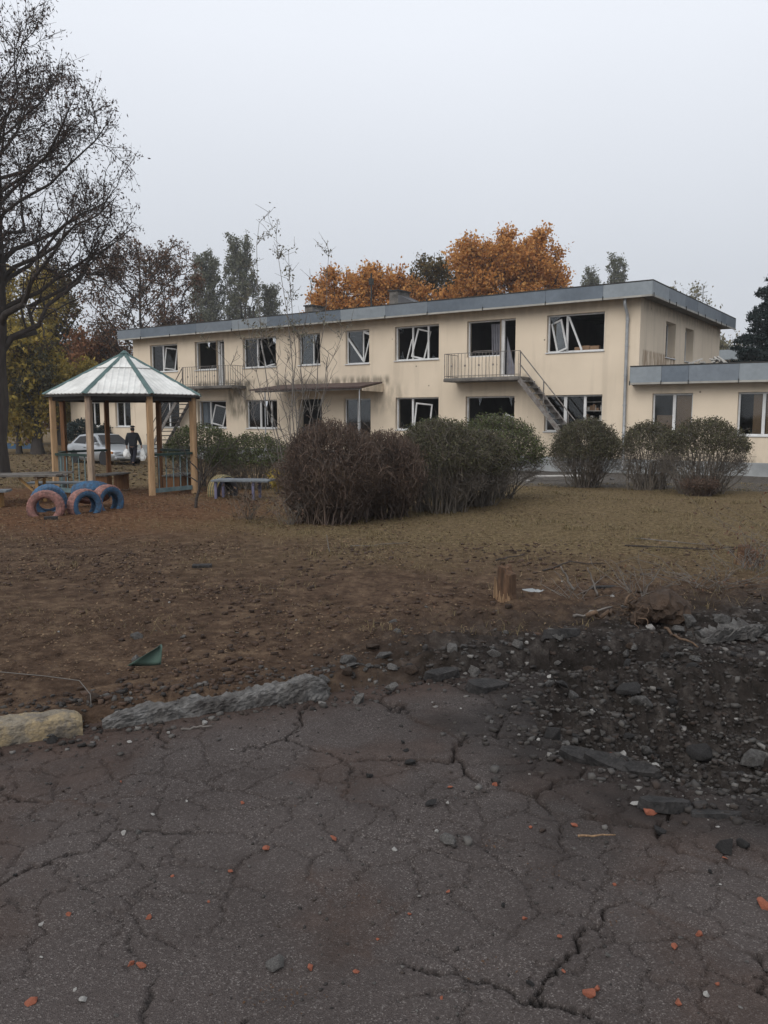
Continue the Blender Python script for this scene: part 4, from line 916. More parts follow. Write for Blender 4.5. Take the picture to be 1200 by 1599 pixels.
bush('shrub', 'largest see-through shrub at right end before the wing', 7.05, 17.8, 1.0, .95, 1.80, 111, LM['privet_dark'], M['twig_grey'], 26000, 125, 2800, .042, base_r=.5, top=.98, low=.48)
bush('low_shrub', 'small dense brown shrub at foot of the largest see-through shrub', 6.75, 17.15, .42, .36, .42, 112, LM['bare'], M['twig_brown'], 3000, 40, 700, .03, base_r=.6, group='low brown shrubs')
bush('dark_shrub', 'clipped dark shrub far behind the gazebo beside left wing', -16.2, 43.5, .95, .9, 2.1, 113, LM['conifer'], M['twig_grey'], 5000, 30, 700, .13, top=.8, group='dark shrubs by left wing')
bush('dark_shrub', 'dark shrub close against left wing corner behind the car', -15.6, 46.0, .8, .8, 1.9, 114, LM['conifer'], M['twig_grey'], 4000, 30, 700, .13, top=.8, group='dark shrubs by left wing')
# dry stalks and seedlings
def stalks(name, label, x, y, n, H, spread, seed, m, group=None, leaf=None, cat='dry plant', rr_=.004):
    r = np.random.default_rng(seed); st = []; tips = []
    for i in range(n):
        b = np.array([r.normal() * spread * .25, r.normal() * spread * .25, -.03]); h = H * r.uniform(.45, 1)
        e_ = b + np.array([r.normal() * spread, r.normal() * spread, h]); P = curve(b, e_, r, .05, 5, .03); st.append((P, np.linspace(rr_, rr_ * .45, 5))); tips.append(P)
        for j in range(r.integers(1, 4)):
            a = P[r.integers(2, 5)]; st.append((curve(a, a + np.array([r.normal() * .1, r.normal() * .1, r.uniform(.03, .16)]) * H * 1.4, r, .05, 3, .02), np.array([rr_ * .6, rr_ * .5, rr_ * .3])))
    V, F_ = tubes_np(st, 3); t_ = empty(name, (x, y, G(x, y))); link('stems', np_mesh('stems', V, F_), M[m], t_)
    if leaf:
        P = np.array(tips); n_ = leaf[1]; q = P[r.integers(0, len(P), n_), r.integers(2, 5, n_)] + r.normal(size=(n_, 3)) * .06 * H
        link('foliage', leaves_mesh('foliage', q, leaf[2], r, .3, .45), LM[leaf[0]], t_)
    tag(t_, label, cat, group)
stalks('dry_plant', 'tangle of dry stalks in front of low bench', -2.15, 12.6, 34, .62, .28, 201, 'twig_grey', 'dry weeds', ('bare', 200, .05))
stalks('dry_plant', 'dry stalks at foot of the nearest bare shrub', -1.35, 11.9, 26, .55, .25, 202, 'bark_pale', 'dry weeds', ('bare', 120, .05))
stalks('dry_plant', 'thin pale weeds standing by the torn root ball', 2.15, 6.75, 16, .42, .2, 203, 'bark_pale', 'dry weeds')
stalks('dry_plant', 'thin pale weeds between cut stump and root ball', 1.65, 6.9, 10, .3, .2, 204, 'bark_pale', 'dry weeds')
stalks('dry_plant', 'dry weeds around the stump at right photo edge', 3.75, 8.1, 30, .4, .35, 205, 'bark_pale', 'dry weeds', ('rusty', 150, .04))
stalks('dry_plant', 'low dry weeds between root ball and right edge stump', 3.0, 7.3, 36, .28, .4, 211, 'bark_pale', 'dry weeds', ('rusty', 120, .03))
stalks('dry_plant', 'dry bush stalks leaning in at right edge of lawn', 4.75, 9.4, 24, .7, .45, 206, 'twig_grey', 'dry weeds', ('rusty', 200, .05))
stalks('dry_plant', 'small bare weed against wing plinth at right', 9.6, 23.0, 14, .85, .35, 207, 'twig_grey', 'dry weeds', None, 'dry plant', .008)
stalks('dry_plant', 'yellowed plant behind the right end of low bench', -2.35, 17.6, 14, .55, .15, 209, 'bark_pale', 'dry weeds', ('yellow', 350, .09))
# the tall thin sapling, several stems from one foot
def sapling():
    r = np.random.default_rng(301); st, tips = [], []; x0, y0 = -1.5, 14.2
    ends = [(-.62, 0, 4.95), (-.35, .1, 4.75), (-.12, -.1, 4.45), (.22, .1, 4.2), (.55, .05, 4.4), (-.95, .1, 3.6), (.78, -.1, 3.2), (.1, .2, 3.4), (-.5, -.2, 3.1), (-1.35, .1, 2.75), (-.2, .15, 2.6), (.5, .25, 2.7), (-1.0, -.1, 2.2), (.35, -.2, 2.3)]
    for i, e_ in enumerate(ends):
        b = np.array([r.normal() * .08, r.normal() * .08, -.05]); P = curve(b, np.array(e_) + np.array([0, 0, -.0]), r, .12, 10, .008)
        st.append((P, np.linspace(.012 if i < 5 else .009, .003, 10)))
        for j in range(9):
            k = r.integers(3, 10); a = P[k]; d = np.array([r.normal() * .5, r.normal() * .5, r.uniform(.5, 1.1)]); L = r.uniform(.2, .62) * (1.25 - k / 14)
            Q = curve(a, a + d * L, r, .05, 4, .03); st.append((Q, np.linspace(.005, .0028, 4)))
            if a[2] > 1.8: tips.append(Q)
            for q in range(2):
                c = Q[r.integers(1, 4)]; e2 = c + np.array([r.normal() * .12, r.normal() * .12, r.uniform(.05, .25)]); st.append((np.stack([c, (c + e2) / 2 + r.normal(size=3) * .01, e2]), np.array([.0035, .003, .002])))
    V, F_ = tubes_np(st, 4); t_ = empty('sapling', (x0, y0, G(x0, y0))); link('trunk', np_mesh('trunk', V, F_), M['bark_pale'], t_, smooth=True)
    T = np.array(tips); T = T[T[:, 3, 2] > 3.0] if (T[:, 3, 2] > 3.0).sum() > 10 else T
    n = 750; ii = r.integers(0, len(T), n); q = T[ii, r.integers(1, 4, n)] + r.normal(size=(n, 3)) * .035
    link('crown', leaves_mesh('crown', q, .05, r, .3, .5), LM['sapling'], t_); tag(t_, 'tall thin many-stemmed sapling rising over the roof line', 'sapling')
sapling()
def seedling(x, y, H, seed, label):
    r = np.random.default_rng(seed); st = []; P = curve((0, 0, -.03), (.1, 0, H * .55), r, 0, 5, .03); st.append((P, np.linspace(.03, .02, 5)))
    for d in ((-.45, 0, .75), (.4, .1, .8), (.75, -.1, .95), (-.7, .2, .35), (.1, -.2, .6)):
        a = P[r.integers(2, 5)]; e_ = a + np.array(d) * H * .8; Q = curve(a, e_, r, .05, 6, .03); st.append((Q, np.linspace(.013, .005, 6)))
        for j in range(5):
            c = Q[r.integers(2, 6)]; e2 = c + np.array([r.normal() * .2, r.normal() * .15, r.uniform(-.05, .3)]) * H * .5; st.append((curve(c, e2, r, 0, 3, .03), np.array([.006, .005, .003])))
    V, F_ = tubes_np(st, 5); o = empty('young_tree', (x, y, G(x, y))); link('trunk', np_mesh('trunk', V, F_), M['bark_dark'], o); tag(o, label, 'young tree')
seedling(-3.36, 14.3, 1.15, 310, 'small bare forked young tree in front of gazebo post')
# ---------------------------------------------------------------- gazebo
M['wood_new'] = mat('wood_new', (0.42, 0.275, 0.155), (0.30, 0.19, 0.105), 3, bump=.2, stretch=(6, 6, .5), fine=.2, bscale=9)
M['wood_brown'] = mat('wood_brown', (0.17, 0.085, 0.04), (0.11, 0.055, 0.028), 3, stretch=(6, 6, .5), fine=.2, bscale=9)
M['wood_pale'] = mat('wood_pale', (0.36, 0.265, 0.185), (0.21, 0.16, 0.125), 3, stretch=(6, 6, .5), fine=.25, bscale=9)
M['wood_grey'] = mat('wood_grey', (0.15, 0.135, 0.12), (0.08, 0.072, 0.066), 5, stretch=(1, 6, 1), fine=.25, bscale=9)
M['sheet_white'] = mat('sheet_white', (0.64, 0.635, 0.61), (0.48, 0.475, 0.455), 2.2, rough=.6, fine=.08, bscale=7)
M['green_paint'] = mat('green_paint', (0.085, 0.135, 0.13), (0.055, 0.095, 0.092), 4, rough=.5)
M['green_dark'] = mat('green_dark', (0.022, 0.045, 0.038), (0.015, 0.03, 0.026), 4, rough=.5)
M['blue_paint'] = mat('blue_paint', (0.15, 0.20, 0.205), (0.08, 0.12, 0.125), 5, rough=.6)
gzb = empty('gazebo', (-5.7, 18.0, G(-5.7, 17) + .0))
tag(gzb, 'octagonal wooden gazebo with white sheet roof and green ridge strips', 'gazebo')
RR_, PH = 1.55, R(12)
pv = [(RR_ * math.cos(PH + R(22.5 + 45 * i)), RR_ * math.sin(PH + R(22.5 + 45 * i))) for i in range(8)]
order = sorted(range(8), key=lambda i: pv[i][1])
for i, (x, y) in enumerate(pv):
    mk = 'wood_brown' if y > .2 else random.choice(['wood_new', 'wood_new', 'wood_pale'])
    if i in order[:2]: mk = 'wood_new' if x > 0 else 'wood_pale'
    w_ = .112 if y < .2 else .10; a_ = PH + R(22.5 + 45 * i)
    Mx = Matrix.Translation((x, y, 0)) @ Matrix.Rotation(a_, 4, 'Z')
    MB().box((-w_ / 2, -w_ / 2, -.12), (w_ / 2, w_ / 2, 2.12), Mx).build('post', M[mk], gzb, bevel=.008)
RE, ZE, ZA = 1.71, 2.14, 3.06
ev = [(RE * math.cos(PH + R(22.5 + 45 * i)), RE * math.sin(PH + R(22.5 + 45 * i))) for i in range(8)]
apex = Vector((0, 0, ZA))
for i in range(8):
    A, B = Vector((*ev[i], ZE)), Vector((*ev[(i + 1) % 8], ZE)); nrm = (B - A).cross(apex - A).normalized()
    if nrm.z < 0: nrm = -nrm
    # profiled sheet: small ribs running up the slope
    b = MB(); n = 22; mid = (A + B) / 2; up = (apex - mid); wv = (B - A)
    top, bot = [], []
    for k in range(n * 2 + 1):
        f = k / (n * 2); base_p = A + wv * f; hmax = 1 - abs(2 * f - 1); tip = base_p + up * hmax * .985
        rib = nrm * (.012 if k % 4 == 0 else 0.0)
        top.append(b.v.__len__()); b.v.append(tuple(base_p + rib)); b.v.append(tuple(tip + rib))
    for k in range(n * 2): b.f.append((top[k], top[k + 1], top[k + 1] + 1, top[k] + 1))
    nv = len(b.v)
    for k in range(nv): b.v.append(tuple(Vector(b.v[k]) - nrm * .02))
    for k in range(n * 2): b.f.append((nv + top[k], nv + top[k] + 1, nv + top[k + 1] + 1, nv + top[k + 1])); b.f.append((top[k], nv + top[k], nv + top[k + 1], top[k + 1]))
    rs = b.build('roof_sheet', M['sheet_white'], gzb)
    # lapped upper sheet edge
    MB().bar(tuple(A + wv * .30 + up * .60 + nrm * .012), tuple(A + wv * .70 + up * .60 + nrm * .012), .012, .012).build('sheet_lap', M['wood_grey'], rs)
    # eave beam between posts
    P0, P1 = Vector((*pv[i], 2.06)), Vector((*pv[(i + 1) % 8], 2.06)); MB().bar(tuple(P0), tuple(P1), .06, .12).build('eave_beam', M['tar'], gzb)
    MB().bar(tuple(A * .995 + Vector((0, 0, -.035))), tuple(B * .995 + Vector((0, 0, -.035))), .025, .035).build('eave_board', M['tar'], gzb)
    # ridge strip: folded green metal
    d = (apex - A).normalized(); s = d.cross(Vector((0, 0, 1))).normalized(); un = s.cross(d)
    if un.z < 0: un = -un
    b = MB(); w0, w1 = .065, .045; o0 = A + un * .03 - d * .03; o1 = apex + un * .03
    pts = [o0 - s * w0 - un * .028, o0, o0 + s * w0 - un * .028, o1 + s * w1 - un * .03, o1, o1 - s * w1 - un * .03]
    b.v = [tuple(p_) for p_ in pts] + [tuple(p_ - un * .008) for p_ in pts]; b.f = [(0, 1, 4, 5), (1, 2, 3, 4), (6, 11, 10, 7), (7, 10, 9, 8), (0, 6, 7, 1), (1, 7, 8, 2), (2, 8, 9, 3), (5, 11, 6, 0)]
    b.build('ridge_strip', M['green_paint'], gzb)
    MB().bar((pv[i][0] * .98, pv[i][1] * .98, 2.1), (0, 0, ZA - .08), .05, .07).build('rafter', M['wood_brown'], gzb)
MB().tube([(0, 0, ZA - .02), (0, 0, ZA + .05)], [.11, .03], 8).build('roof_cap', M['green_paint'], gzb)
front = (order[0], order[1])
for i in range(8):
    j = (i + 1) % 8
    if {i, j} == set(front) or {i, j} == set((order[-1], order[-2])): continue          # the two entrances
    A, B = Vector((*pv[i], 0)), Vector((*pv[j], 0)); d = (B - A).normalized(); back = (A.y + B.y) > 1.2
    MB().bar(tuple(A + d * .07 + Vector((0, 0, .88))), tuple(B - d * .07 + Vector((0, 0, .88))), .09, .05).build('handrail', M['green_dark'], gzb)
    if back: continue
    MB().bar(tuple(A + d * .07 + Vector((0, 0, .13))), tuple(B - d * .07 + Vector((0, 0, .13))), .025, .09).build('bottom_rail', M['blue_paint'], gzb)
    L = (B - A).length
    for k in range(1, 6):
        p = A + d * (L * k / 6); MB().bar(tuple(p + Vector((0, 0, .12))), tuple(p + Vector((0, 0, .86))), .02, .02).build('baluster', M['blue_paint'], gzb)
# slatted seats inside, along the back
def slat_bench(x, y, rz, label):
    t = empty('slatted_bench', (x, y, G(x, 18.0)), rz)
    for k in range(4): MB().box((-.5, -.2 + k * .11, .36), (.5, -.11 + k * .11, .39)).build('slat', M['wood_grey'], t)
    for s in (-.42, .42): MB().box((s - .03, -.18, 0), (s + .03, .2, .36)).build('leg', M['wood_brown'], t)
    tag(t, label, 'bench', 'benches inside the gazebo')
slat_bench(-6.35, 18.75, R(75), 'slatted bench inside gazebo on the side of the tyres')
slat_bench(-4.75, 18.75, R(80), 'slatted bench inside gazebo behind the railing by the shrubs')
# ---------------------------------------------------------------- play tyres half sunk in the soil
def paint(name, c, worn=(0.06, 0.05, 0.05)): return mat(name, c, tuple(v * .38 + w_ * .62 for v, w_ in zip(c, worn)), 13, rough=.9, bump=.6, fine=.3, bscale=35)
M['pink'] = paint('pink', (0.27, 0.135, 0.115)); M['blue'] = paint('blue', (0.045, 0.115, 0.21)); M['blue_d'] = paint('blue_d', (0.05, 0.10, 0.19))
M['striped'] = None
def stripes():
    m = mat('striped', (0.20, 0.14, 0.04)); n = m.node_tree; b = n.nodes['Principled BSDF']; t = n.nodes.new('ShaderNodeTexCoord'); s = n.nodes.new('ShaderNodeSeparateXYZ')
    n.links.new(t.outputs['Object'], s.inputs[0]); a = n.nodes.new('ShaderNodeMath'); a.operation = 'SINE'; q = n.nodes.new('ShaderNodeMath'); q.operation = 'MULTIPLY'; q.inputs[1].default_value = 95
    n.links.new(s.outputs['Y'], q.inputs[0]); n.links.new(q.outputs[0], a.inputs[0]); r_ = n.nodes.new('ShaderNodeValToRGB'); n.links.new(a.outputs[0], r_.inputs[0])
    r_.color_ramp.elements[0].position = .3; r_.color_ramp.elements[0].color = (.21, .16, .075, 1); r_.color_ramp.elements[1].position = .6; r_.color_ramp.elements[1].color = (.055, .065, .05, 1); n.links.new(r_.outputs[0], b.inputs['Base Color']); return m
M['striped'] = stripes()
def lathe_y(prof, n=40, knob=0.0):
    """profile (radius, y) swept about the local y axis"""
    b = MB(); k = len(prof)
    for i in range(n):
        a = 2 * math.pi * i / n
        for (rd, y) in prof:
            r_ = rd + (knob if i % 2 else 0) * (1 if rd > .25 else 0); b.v.append((r_ * math.cos(a), y, r_ * math.sin(a)))
    for i in range(n):
        i2 = (i + 1) % n
        for j in range(k - 1): b.f.append((i * k + j, i * k + j + 1, i2 * k + j + 1, i2 * k + j))
    return b
def tyre(x, y, z, ro, rz, tread, wall, label, tilt=(0, 0), wdt=.2, lab_grp='painted play tyres'):
    t = empty('tyre', (x, y, gz(x, y) + z), 0); t.rotation_euler = (tilt[0], tilt[1], rz); h = wdt / 2; s = ro / .3
    tr = lathe_y([(.272 * s, -h), (.295 * s, -h * .82), (.302 * s, -h * .3), (.302 * s, h * .3), (.295 * s, h * .82), (.272 * s, h)], 56, .006)
    tr.build('tread', M[tread], t)
    for sg in (-1, 1):
        lathe_y([(.2715 * s, sg * h), (.245 * s, sg * h * 1.08), (.205 * s, sg * h * 1.0), (.172 * s, sg * h * .78), (.17 * s, sg * h * .68), (.20 * s, sg * h * .6), (.25 * s, sg * h * .6), (.262 * s, sg * h * .2), (.262 * s, 0)][: 9], 48).build('sidewall', M[wall], t, smooth=True)
    tag(t, label, 'tyre', lab_grp); return t
tyre(-5.48, 13.0, .13, .285, R(12), 'pink', 'pink', 'pink tyre standing frontmost and facing the road')
tyre(-5.72, 13.7, .17, .29, R(30), 'blue', 'blue', 'blue tyre right behind the frontmost pink tyre', (R(14), 0))
tyre(-4.98, 13.35, .12, .28, R(50), 'pink', 'blue', 'pink tyre with blue sidewall in middle of the tyre group')
tyre(-4.82, 14.0, .13, .30, R(60), 'pink', 'blue', 'blue and pink tyre nearest the gazebo entrance')
tyre(-5.25, 14.4, .26, .33, R(20), 'blue', 'pink', 'blue topped tyre lying tilted behind the upright tyres', (R(62), 0))
M['tyre_dark'] = paint('tyre_dark', (0.035, 0.035, 0.038)); tyre(-3.36, 16.75, .10, .34, R(58), 'striped', 'tyre_dark', 'yellow striped tyre arch next to the low bench', (0, 0), .28)
M['tyre_grey'] = paint('tyre_grey', (0.16, 0.13, 0.12)); tyre(-.02, 14.9, .05, .34, R(60), 'tyre_grey', 'tyre_grey', 'worn grey tyre showing between the bare shrubs')
# ---------------------------------------------------------------- children's table and benches
M['leg_ochre'] = mat('leg_ochre', (0.36, 0.215, 0.085), (0.27, 0.16, 0.065), 4, fine=.2, bscale=15)
M['leg_violet'] = mat('leg_violet', (0.15, 0.145, 0.22), (0.10, 0.10, 0.16), 4)
M['plank_blue'] = mat('plank_blue', (0.15, 0.165, 0.18), (0.09, 0.10, 0.11), 5, fine=.2, bscale=15)
t = empty('table', (-6.95, 15.1, G(-6.95, 15.1)), R(8))
for k, y in enumerate((-.28, -.09, .10, .29)):
    Mx = Matrix.Translation((0, y, .53)) @ Matrix.Rotation(R((0, 0, 2.0, -1)[k]), 4, 'Y') @ Matrix.Rotation(R((0, .6, -1.5, 1)[k]), 4, 'Z')
    MB().box((-.95, -.085, 0), (.85 + .05 * k, .085, .035), Mx).build('plank', M['wood_grey'], t)
for x in (-.62, .48):
    for y in (-.24, .26): MB().bar((x, y, 0), (x, y, .53), .05, .05).build('leg', M['leg_ochre'], t)
    MB().bar((x, -.3, .50), (x, .33, .50), .05, .05).build('crosspiece', M['wood_pale'], t)
    MB().bar((x + .02, -.2, .16), (x - .32, -.2, .5), .04, .04).build('brace', M['leg_ochre'], t)
tag(t, 'low wooden table with dark weathered planks at left photo edge', 'table')
t = empty('bench', (-7.25, 14.3, G(-7.25, 14.3)), R(8))
for y in (-.1, .09): MB().box((-.75, y - .085, .3), (.55, y + .085, .335)).build('plank', M['plank_blue'], t)
for x in (-.5, .38):
    MB().box((x - .04, -.12, 0), (x + .04, .12, .3)).build('leg', M['leg_ochre'], t)
tag(t, 'short bench with ochre legs in front of the low table', 'bench')
t = empty('bench', (-6.35, 16.0, G(-6.35, 16)), R(4))
for y in (-.1, .09): MB().box((-.7, y - .085, .33), (.62, y + .085, .36)).build('plank', M['plank_blue'], t)
for x in (-.5, .48): MB().box((x - .03, -.1, 0), (x + .03, .1, .33)).build('leg', M['leg_ochre'], t)
tag(t, 'bench with bluish planks behind the low table', 'bench')
t = empty('low_bench', (-2.85, 16.15, G(-2.85, 16.15)), R(-8))
for k, y in enumerate((-.2, 0, .2)): MB().box((-.55, y - .095, .37), (.62, y + .095, .4)).build('plank', M['plank_blue'], t)
for x in (-.47, .3):
    for y in (-.22, .22): MB().bar((x, y, 0), (x, y, .37), .05, .05).build('leg', M['leg_violet'], t)
tag(t, 'low bench table with grey blue top and violet legs before the shrubs', 'bench')
# far blue box with pale stones
t = empty('flower_box', (-24.4, 55, G(-24.4, 55)), R(-4))
for s in (-1, 1): MB().box((-1.3, s * .35 - .03, 0), (1.1, s * .35 + .03, .36)).build('side_board', M['blue'], t)
for x in (-1.3, 1.04): MB().box((x, -.32, 0), (x + .06, .32, .36)).build('end_board', M['blue'], t)
MB().box((-1.23, -.31, 0), (1.03, .31, .27)).build('earth', M['soil'], t)
tag(t, 'far low blue box of plants beside the dark trunk', 'flower box')
stalks('dry_plant', 'dark dry plants growing in the far blue box', -24.4, 55, 30, .75, .3, 208, 'twig_brown', 'dry weeds', ('brownred', 160, .14), 'dry plant', .012)

# ---------------------------------------------------------------- parked silver car
M['silver'] = mat('silver', (0.42, 0.435, 0.45), (0.37, 0.385, 0.40), 3, rough=.32, metal=.55, spec=.5)
M['rubber'] = mat('rubber', (0.018, 0.018, 0.019), (0.03, 0.03, 0.03), 8)
M['black_trim'] = mat('black_trim', (0.02, 0.02, 0.022), rough=.5)
M['rim'] = mat('rim', (0.25, 0.25, 0.26), (0.18, 0.18, 0.19), 5, rough=.4, metal=.6)
M['lamp'] = mat('lamp', (0.45, 0.47, 0.5), rough=.12, spec=.6)
M['plate'] = mat('plate', (0.55, 0.55, 0.53), (0.48, 0.48, 0.46), 8)
M['car_glass'] = glassmat('car_glass', (0.25, 0.28, 0.3), 0.22)
M['amber'] = mat('amber', (0.4, 0.15, 0.03), rough=.3)
cfx, cfy = .75, -.66
car = empty('car', (-13.05, 37.8, gz(-13.05, 37.8) - .04), math.atan2(cfy, cfx)); tag(car, 'silver saloon car parked behind the gazebo before the left wing', 'car')
def loft(secs, name, m, smooth=True):
    b = MB(); k = len(secs[0])
    for s in secs: b.v += s
    for i in range(len(secs) - 1):
        for j in range(k): j2 = (j + 1) % k; b.f.append((i * k + j, (i + 1) * k + j, (i + 1) * k + j2, i * k + j2))
    b.f.append(tuple(range(k))); b.f.append(tuple(range((len(secs) - 1) * k + k - 1, (len(secs) - 1) * k - 1, -1)))
    o = b.build(name, m, car, smooth=smooth); e_ = o.modifiers.new('es', 'EDGE_SPLIT'); e_.split_angle = R(38); return o
def sec(x, hw, zb, zt, cr_=.1):
    zm = zb + (zt - zb) * .58; return [(x, -hw * .88, zb), (x, -hw, zb + .12), (x, -hw * 1.01, zm), (x, -hw * .965, zt - .05), (x, -hw * .90, zt), (x, 0, zt + .025), (x, hw * .90, zt), (x, hw * .965, zt - .05), (x, hw * 1.01, zm), (x, hw, zb + .12), (x, hw * .88, zb)]
loft([sec(-2.12, .68, .38, .80), sec(-2.05, .78, .28, .90), sec(-1.7, .83, .22, .93), sec(-1.2, .845, .2, .92), sec(0, .85, .19, .89), sec(.95, .845, .2, .87), sec(1.5, .83, .22, .80), sec(1.9, .79, .24, .71), sec(2.08, .70, .28, .63), sec(2.15, .58, .34, .55)], 'body', M['silver'])
def csec(x, z, hwb, hwt, zb=.86): return [(x, -hwb, zb), (x, -hwt, z), (x, 0, z + .03), (x, hwt, z), (x, hwb, zb)]
cabin = loft([csec(-1.85, .90, .74, .72), csec(-1.15, 1.34, .77, .60), csec(-.5, 1.39, .78, .60), csec(.25, 1.36, .78, .59), csec(1.05, .875, .76, .74)], 'cabin', M['silver'])
b = MB()
b.poly([(.96, -.66, .955), (.96, .66, .955), (.33, .53, 1.335), (.33, -.53, 1.335)]); b.build('windscreen', M['black_trim'], car, (.035, 0, .022))
b = MB(); b.poly([(-1.76, .64, .97), (-1.76, -.64, .97), (-1.22, -.53, 1.315), (-1.22, .53, 1.315)]); b.build('rear_window', M['black_trim'], car, (-.03, 0, .02))
for s in (-1, 1):
    for pts in ([(.80, .96), (.28, 1.29), (-.28, 1.32), (-.28, .945)], [(-.36, .945), (-.36, 1.32), (-1.05, 1.27), (-1.45, .97)]):
        b = MB(); b.poly([(x, s * (.795 - (z - .86) * .36), z) for x, z in pts]); b.build('side_window', M['black_trim'], car)
    MB().box((.62, s * .80 - .09, .92), (.76, s * .80 + .09, 1.03)).build('mirror', M['silver'], car, bevel=.03)
    MB().box((1.98, s * .56 - .17, .53), (2.13, s * .56 + .15, .66)).build('headlight', M['lamp'], car, bevel=.03)
    MB().box((1.86, s * .775 - .02, .55), (2.0, s * .775 + .025, .65)).build('indicator', M['amber'], car)
    for x in (1.32, -1.28):
        wv = empty('wheel', (x, s * .76, .29)); wv.parent = car
        lathe_y([(.19, -.09), (.27, -.095), (.29, -.05), (.29, .05), (.27, .095), (.19, .09)], 28).build('tyre', M['rubber'], wv, smooth=True)
        b = lathe_y([(.0, s * .055), (.08, s * .07), (.17, s * .06), (.195, s * .085)], 20); b.build('rim', M['rim'], wv)
        MB().tube([(x, s * .70, .32), (x, s * .858, .32)], .345, 24).build('wheel_arch', M['black_trim'], car)
    for x in (-.30, -.28): pass
    MB().box((-.35, s * .86 - .01, .76), (-.2, s * .86 + .015, .79)).build('door_handle', M['black_trim'], car)
MB().box((2.0, -.72, .28), (2.19, .72, .43)).build('bumper', M['silver'], car, bevel=.04)
MB().box((2.05, -.45, .22), (2.17, .45, .275)).build('lower_grille', M['black_trim'], car)
MB().box((2.10, -.34, .545), (2.155, .34, .61)).build('grille', M['black_trim'], car)
MB().box((2.192, -.26, .31), (2.204, .26, .42)).build('number_plate', M['plate'], car)
MB().bar((.92, -.45, .985), (.80, .1, 1.06), .015, .015).build('wiper', M['black_trim'], car)
# ---------------------------------------------------------------- person walking away, bags in both hands
M['jacket'] = mat('jacket', (0.012, 0.013, 0.017), (0.02, 0.021, 0.026), 6); M['trousers'] = mat('trousers', (0.014, 0.014, 0.022), (0.02, 0.02, 0.03), 6)
M['skin'] = mat('skin', (0.34, 0.20, 0.14), (0.28, 0.16, 0.11), 8); M['cap'] = mat('cap', (0.016, 0.016, 0.018)); M['bag'] = mat('bag', (0.80, 0.80, 0.79), (0.68, 0.68, 0.67), 9, rough=.5); M['boot'] = mat('boot', (0.012, 0.011, 0.011))
px_, py_ = -10.95, 35.3
man = empty('person', (px_, py_, gz(px_, py_)), R(-6))
def skin_mesh(name, verts, edges, root, m, sub=2):
    me = bpy.data.meshes.new(name); me.from_pydata([v[:3] for v in verts], edges, []); o = link(name, me, m, man)
    sk = o.modifiers.new('skin', 'SKIN')
    for i, v in enumerate(verts): me.skin_vertices[0].data[i].radius = (v[3], v[4] if len(v) > 4 else v[3])
    me.skin_vertices[0].data[root].use_root = True; sk.use_smooth_shade = True
    s_ = o.modifiers.new('sub', 'SUBSURF'); s_.levels = sub; s_.render_levels = sub; return o
# body: pelvis, spine, neck, head, arms with hands, legs (x to his right as seen from behind, y away from camera)
bv = [(0, 0, .93, .12, .10), (0, .0, 1.15, .12, .09), (0, -.01, 1.36, .13, .09), (0, 0, 1.48, .055), (0, .02, 1.545, .075, .085), (0, .03, 1.63, .088, .098), (0, .03, 1.70, .06, .07),
      (.19, 0, 1.39, .055), (.28, .02, 1.13, .042), (.33, .10, .91, .030), (.34, .13, .81, .032, .02), (-.19, 0, 1.39, .055), (-.27, .01, 1.13, .042), (-.30, .04, .90, .030), (-.31, .05, .80, .032, .02),
      (.10, 0, .86, .08), (.10, -.06, .50, .055), (.08, -.26, .14, .04), (.08, -.14, .05, .04, .03), (-.10, 0, .86, .08), (-.12, .14, .50, .055), (-.15, .20, .09, .04), (-.15, .34, .04, .04, .03)]
be = [(0, 1), (1, 2), (2, 3), (3, 4), (4, 5), (5, 6), (2, 7), (7, 8), (8, 9), (9, 10), (2, 11), (11, 12), (12, 13), (13, 14), (0, 15), (15, 16), (16, 17), (17, 18), (0, 19), (19, 20), (20, 21), (21, 22)]
for s, w_ in ((1, 10), (-1, 14)):
    hx, hy, hz = bv[w_][:3]
    for k, (dx, L) in enumerate(((-.024, .068), (-.008, .08), (.008, .075), (.024, .06))):
        i = len(bv); bv += [(hx + dx, hy + .01, hz - .05, .009), (hx + dx, hy + .022, hz - .05 - L * .5, .0085), (hx + dx * .9, hy + .005, hz - .05 - L * .8, .008)]; be += [(w_, i), (i, i + 1), (i + 1, i + 2)]
    i = len(bv); bv += [(hx - s * .03, hy + .03, hz - .01, .010), (hx - s * .035, hy + .045, hz - .05, .009)]; be += [(w_, i), (i, i + 1)]
skin_mesh('body', bv, be, 0, M['skin'])
jv = [(0, 0, .86, .185, .135), (0, 0, 1.05, .185, .14), (0, -.01, 1.27, .20, .145), (0, -.01, 1.42, .13, .11), (0, 0, 1.485, .075), (.205, 0, 1.385, .095), (.295, .02, 1.13, .075), (.335, .10, .91, .058), (-.205, 0, 1.385, .095), (-.285, .01, 1.13, .075), (-.308, .04, .90, .058)]
skin_mesh('jacket', jv, [(0, 1), (1, 2), (2, 3), (3, 4), (2, 5), (5, 6), (6, 7), (2, 8), (8, 9), (9, 10)], 1, M['jacket'])
tv = [(0, 0, .92, .15, .12), (.10, 0, .82, .105), (.10, -.06, .50, .085), (.085, -.25, .17, .07), (-.10, 0, .82, .105), (-.12, .14, .50, .085), (-.15, .20, .12, .07)]
skin_mesh('trousers', tv, [(0, 1), (1, 2), (2, 3), (0, 4), (4, 5), (5, 6)], 0, M['trousers'])
for s, y, h_ in ((.08, -.26, .05), (-.15, .20, .0)):
    skin_mesh('boot', [(s, y, .13 + h_, .062), (s, y + .01, .055 + h_, .055), (s, y + .12, .045 + h_ * .2, .05, .04), (s, y + .2, .04, .04, .035)], [(0, 1), (1, 2), (2, 3)], 1, M['boot'])
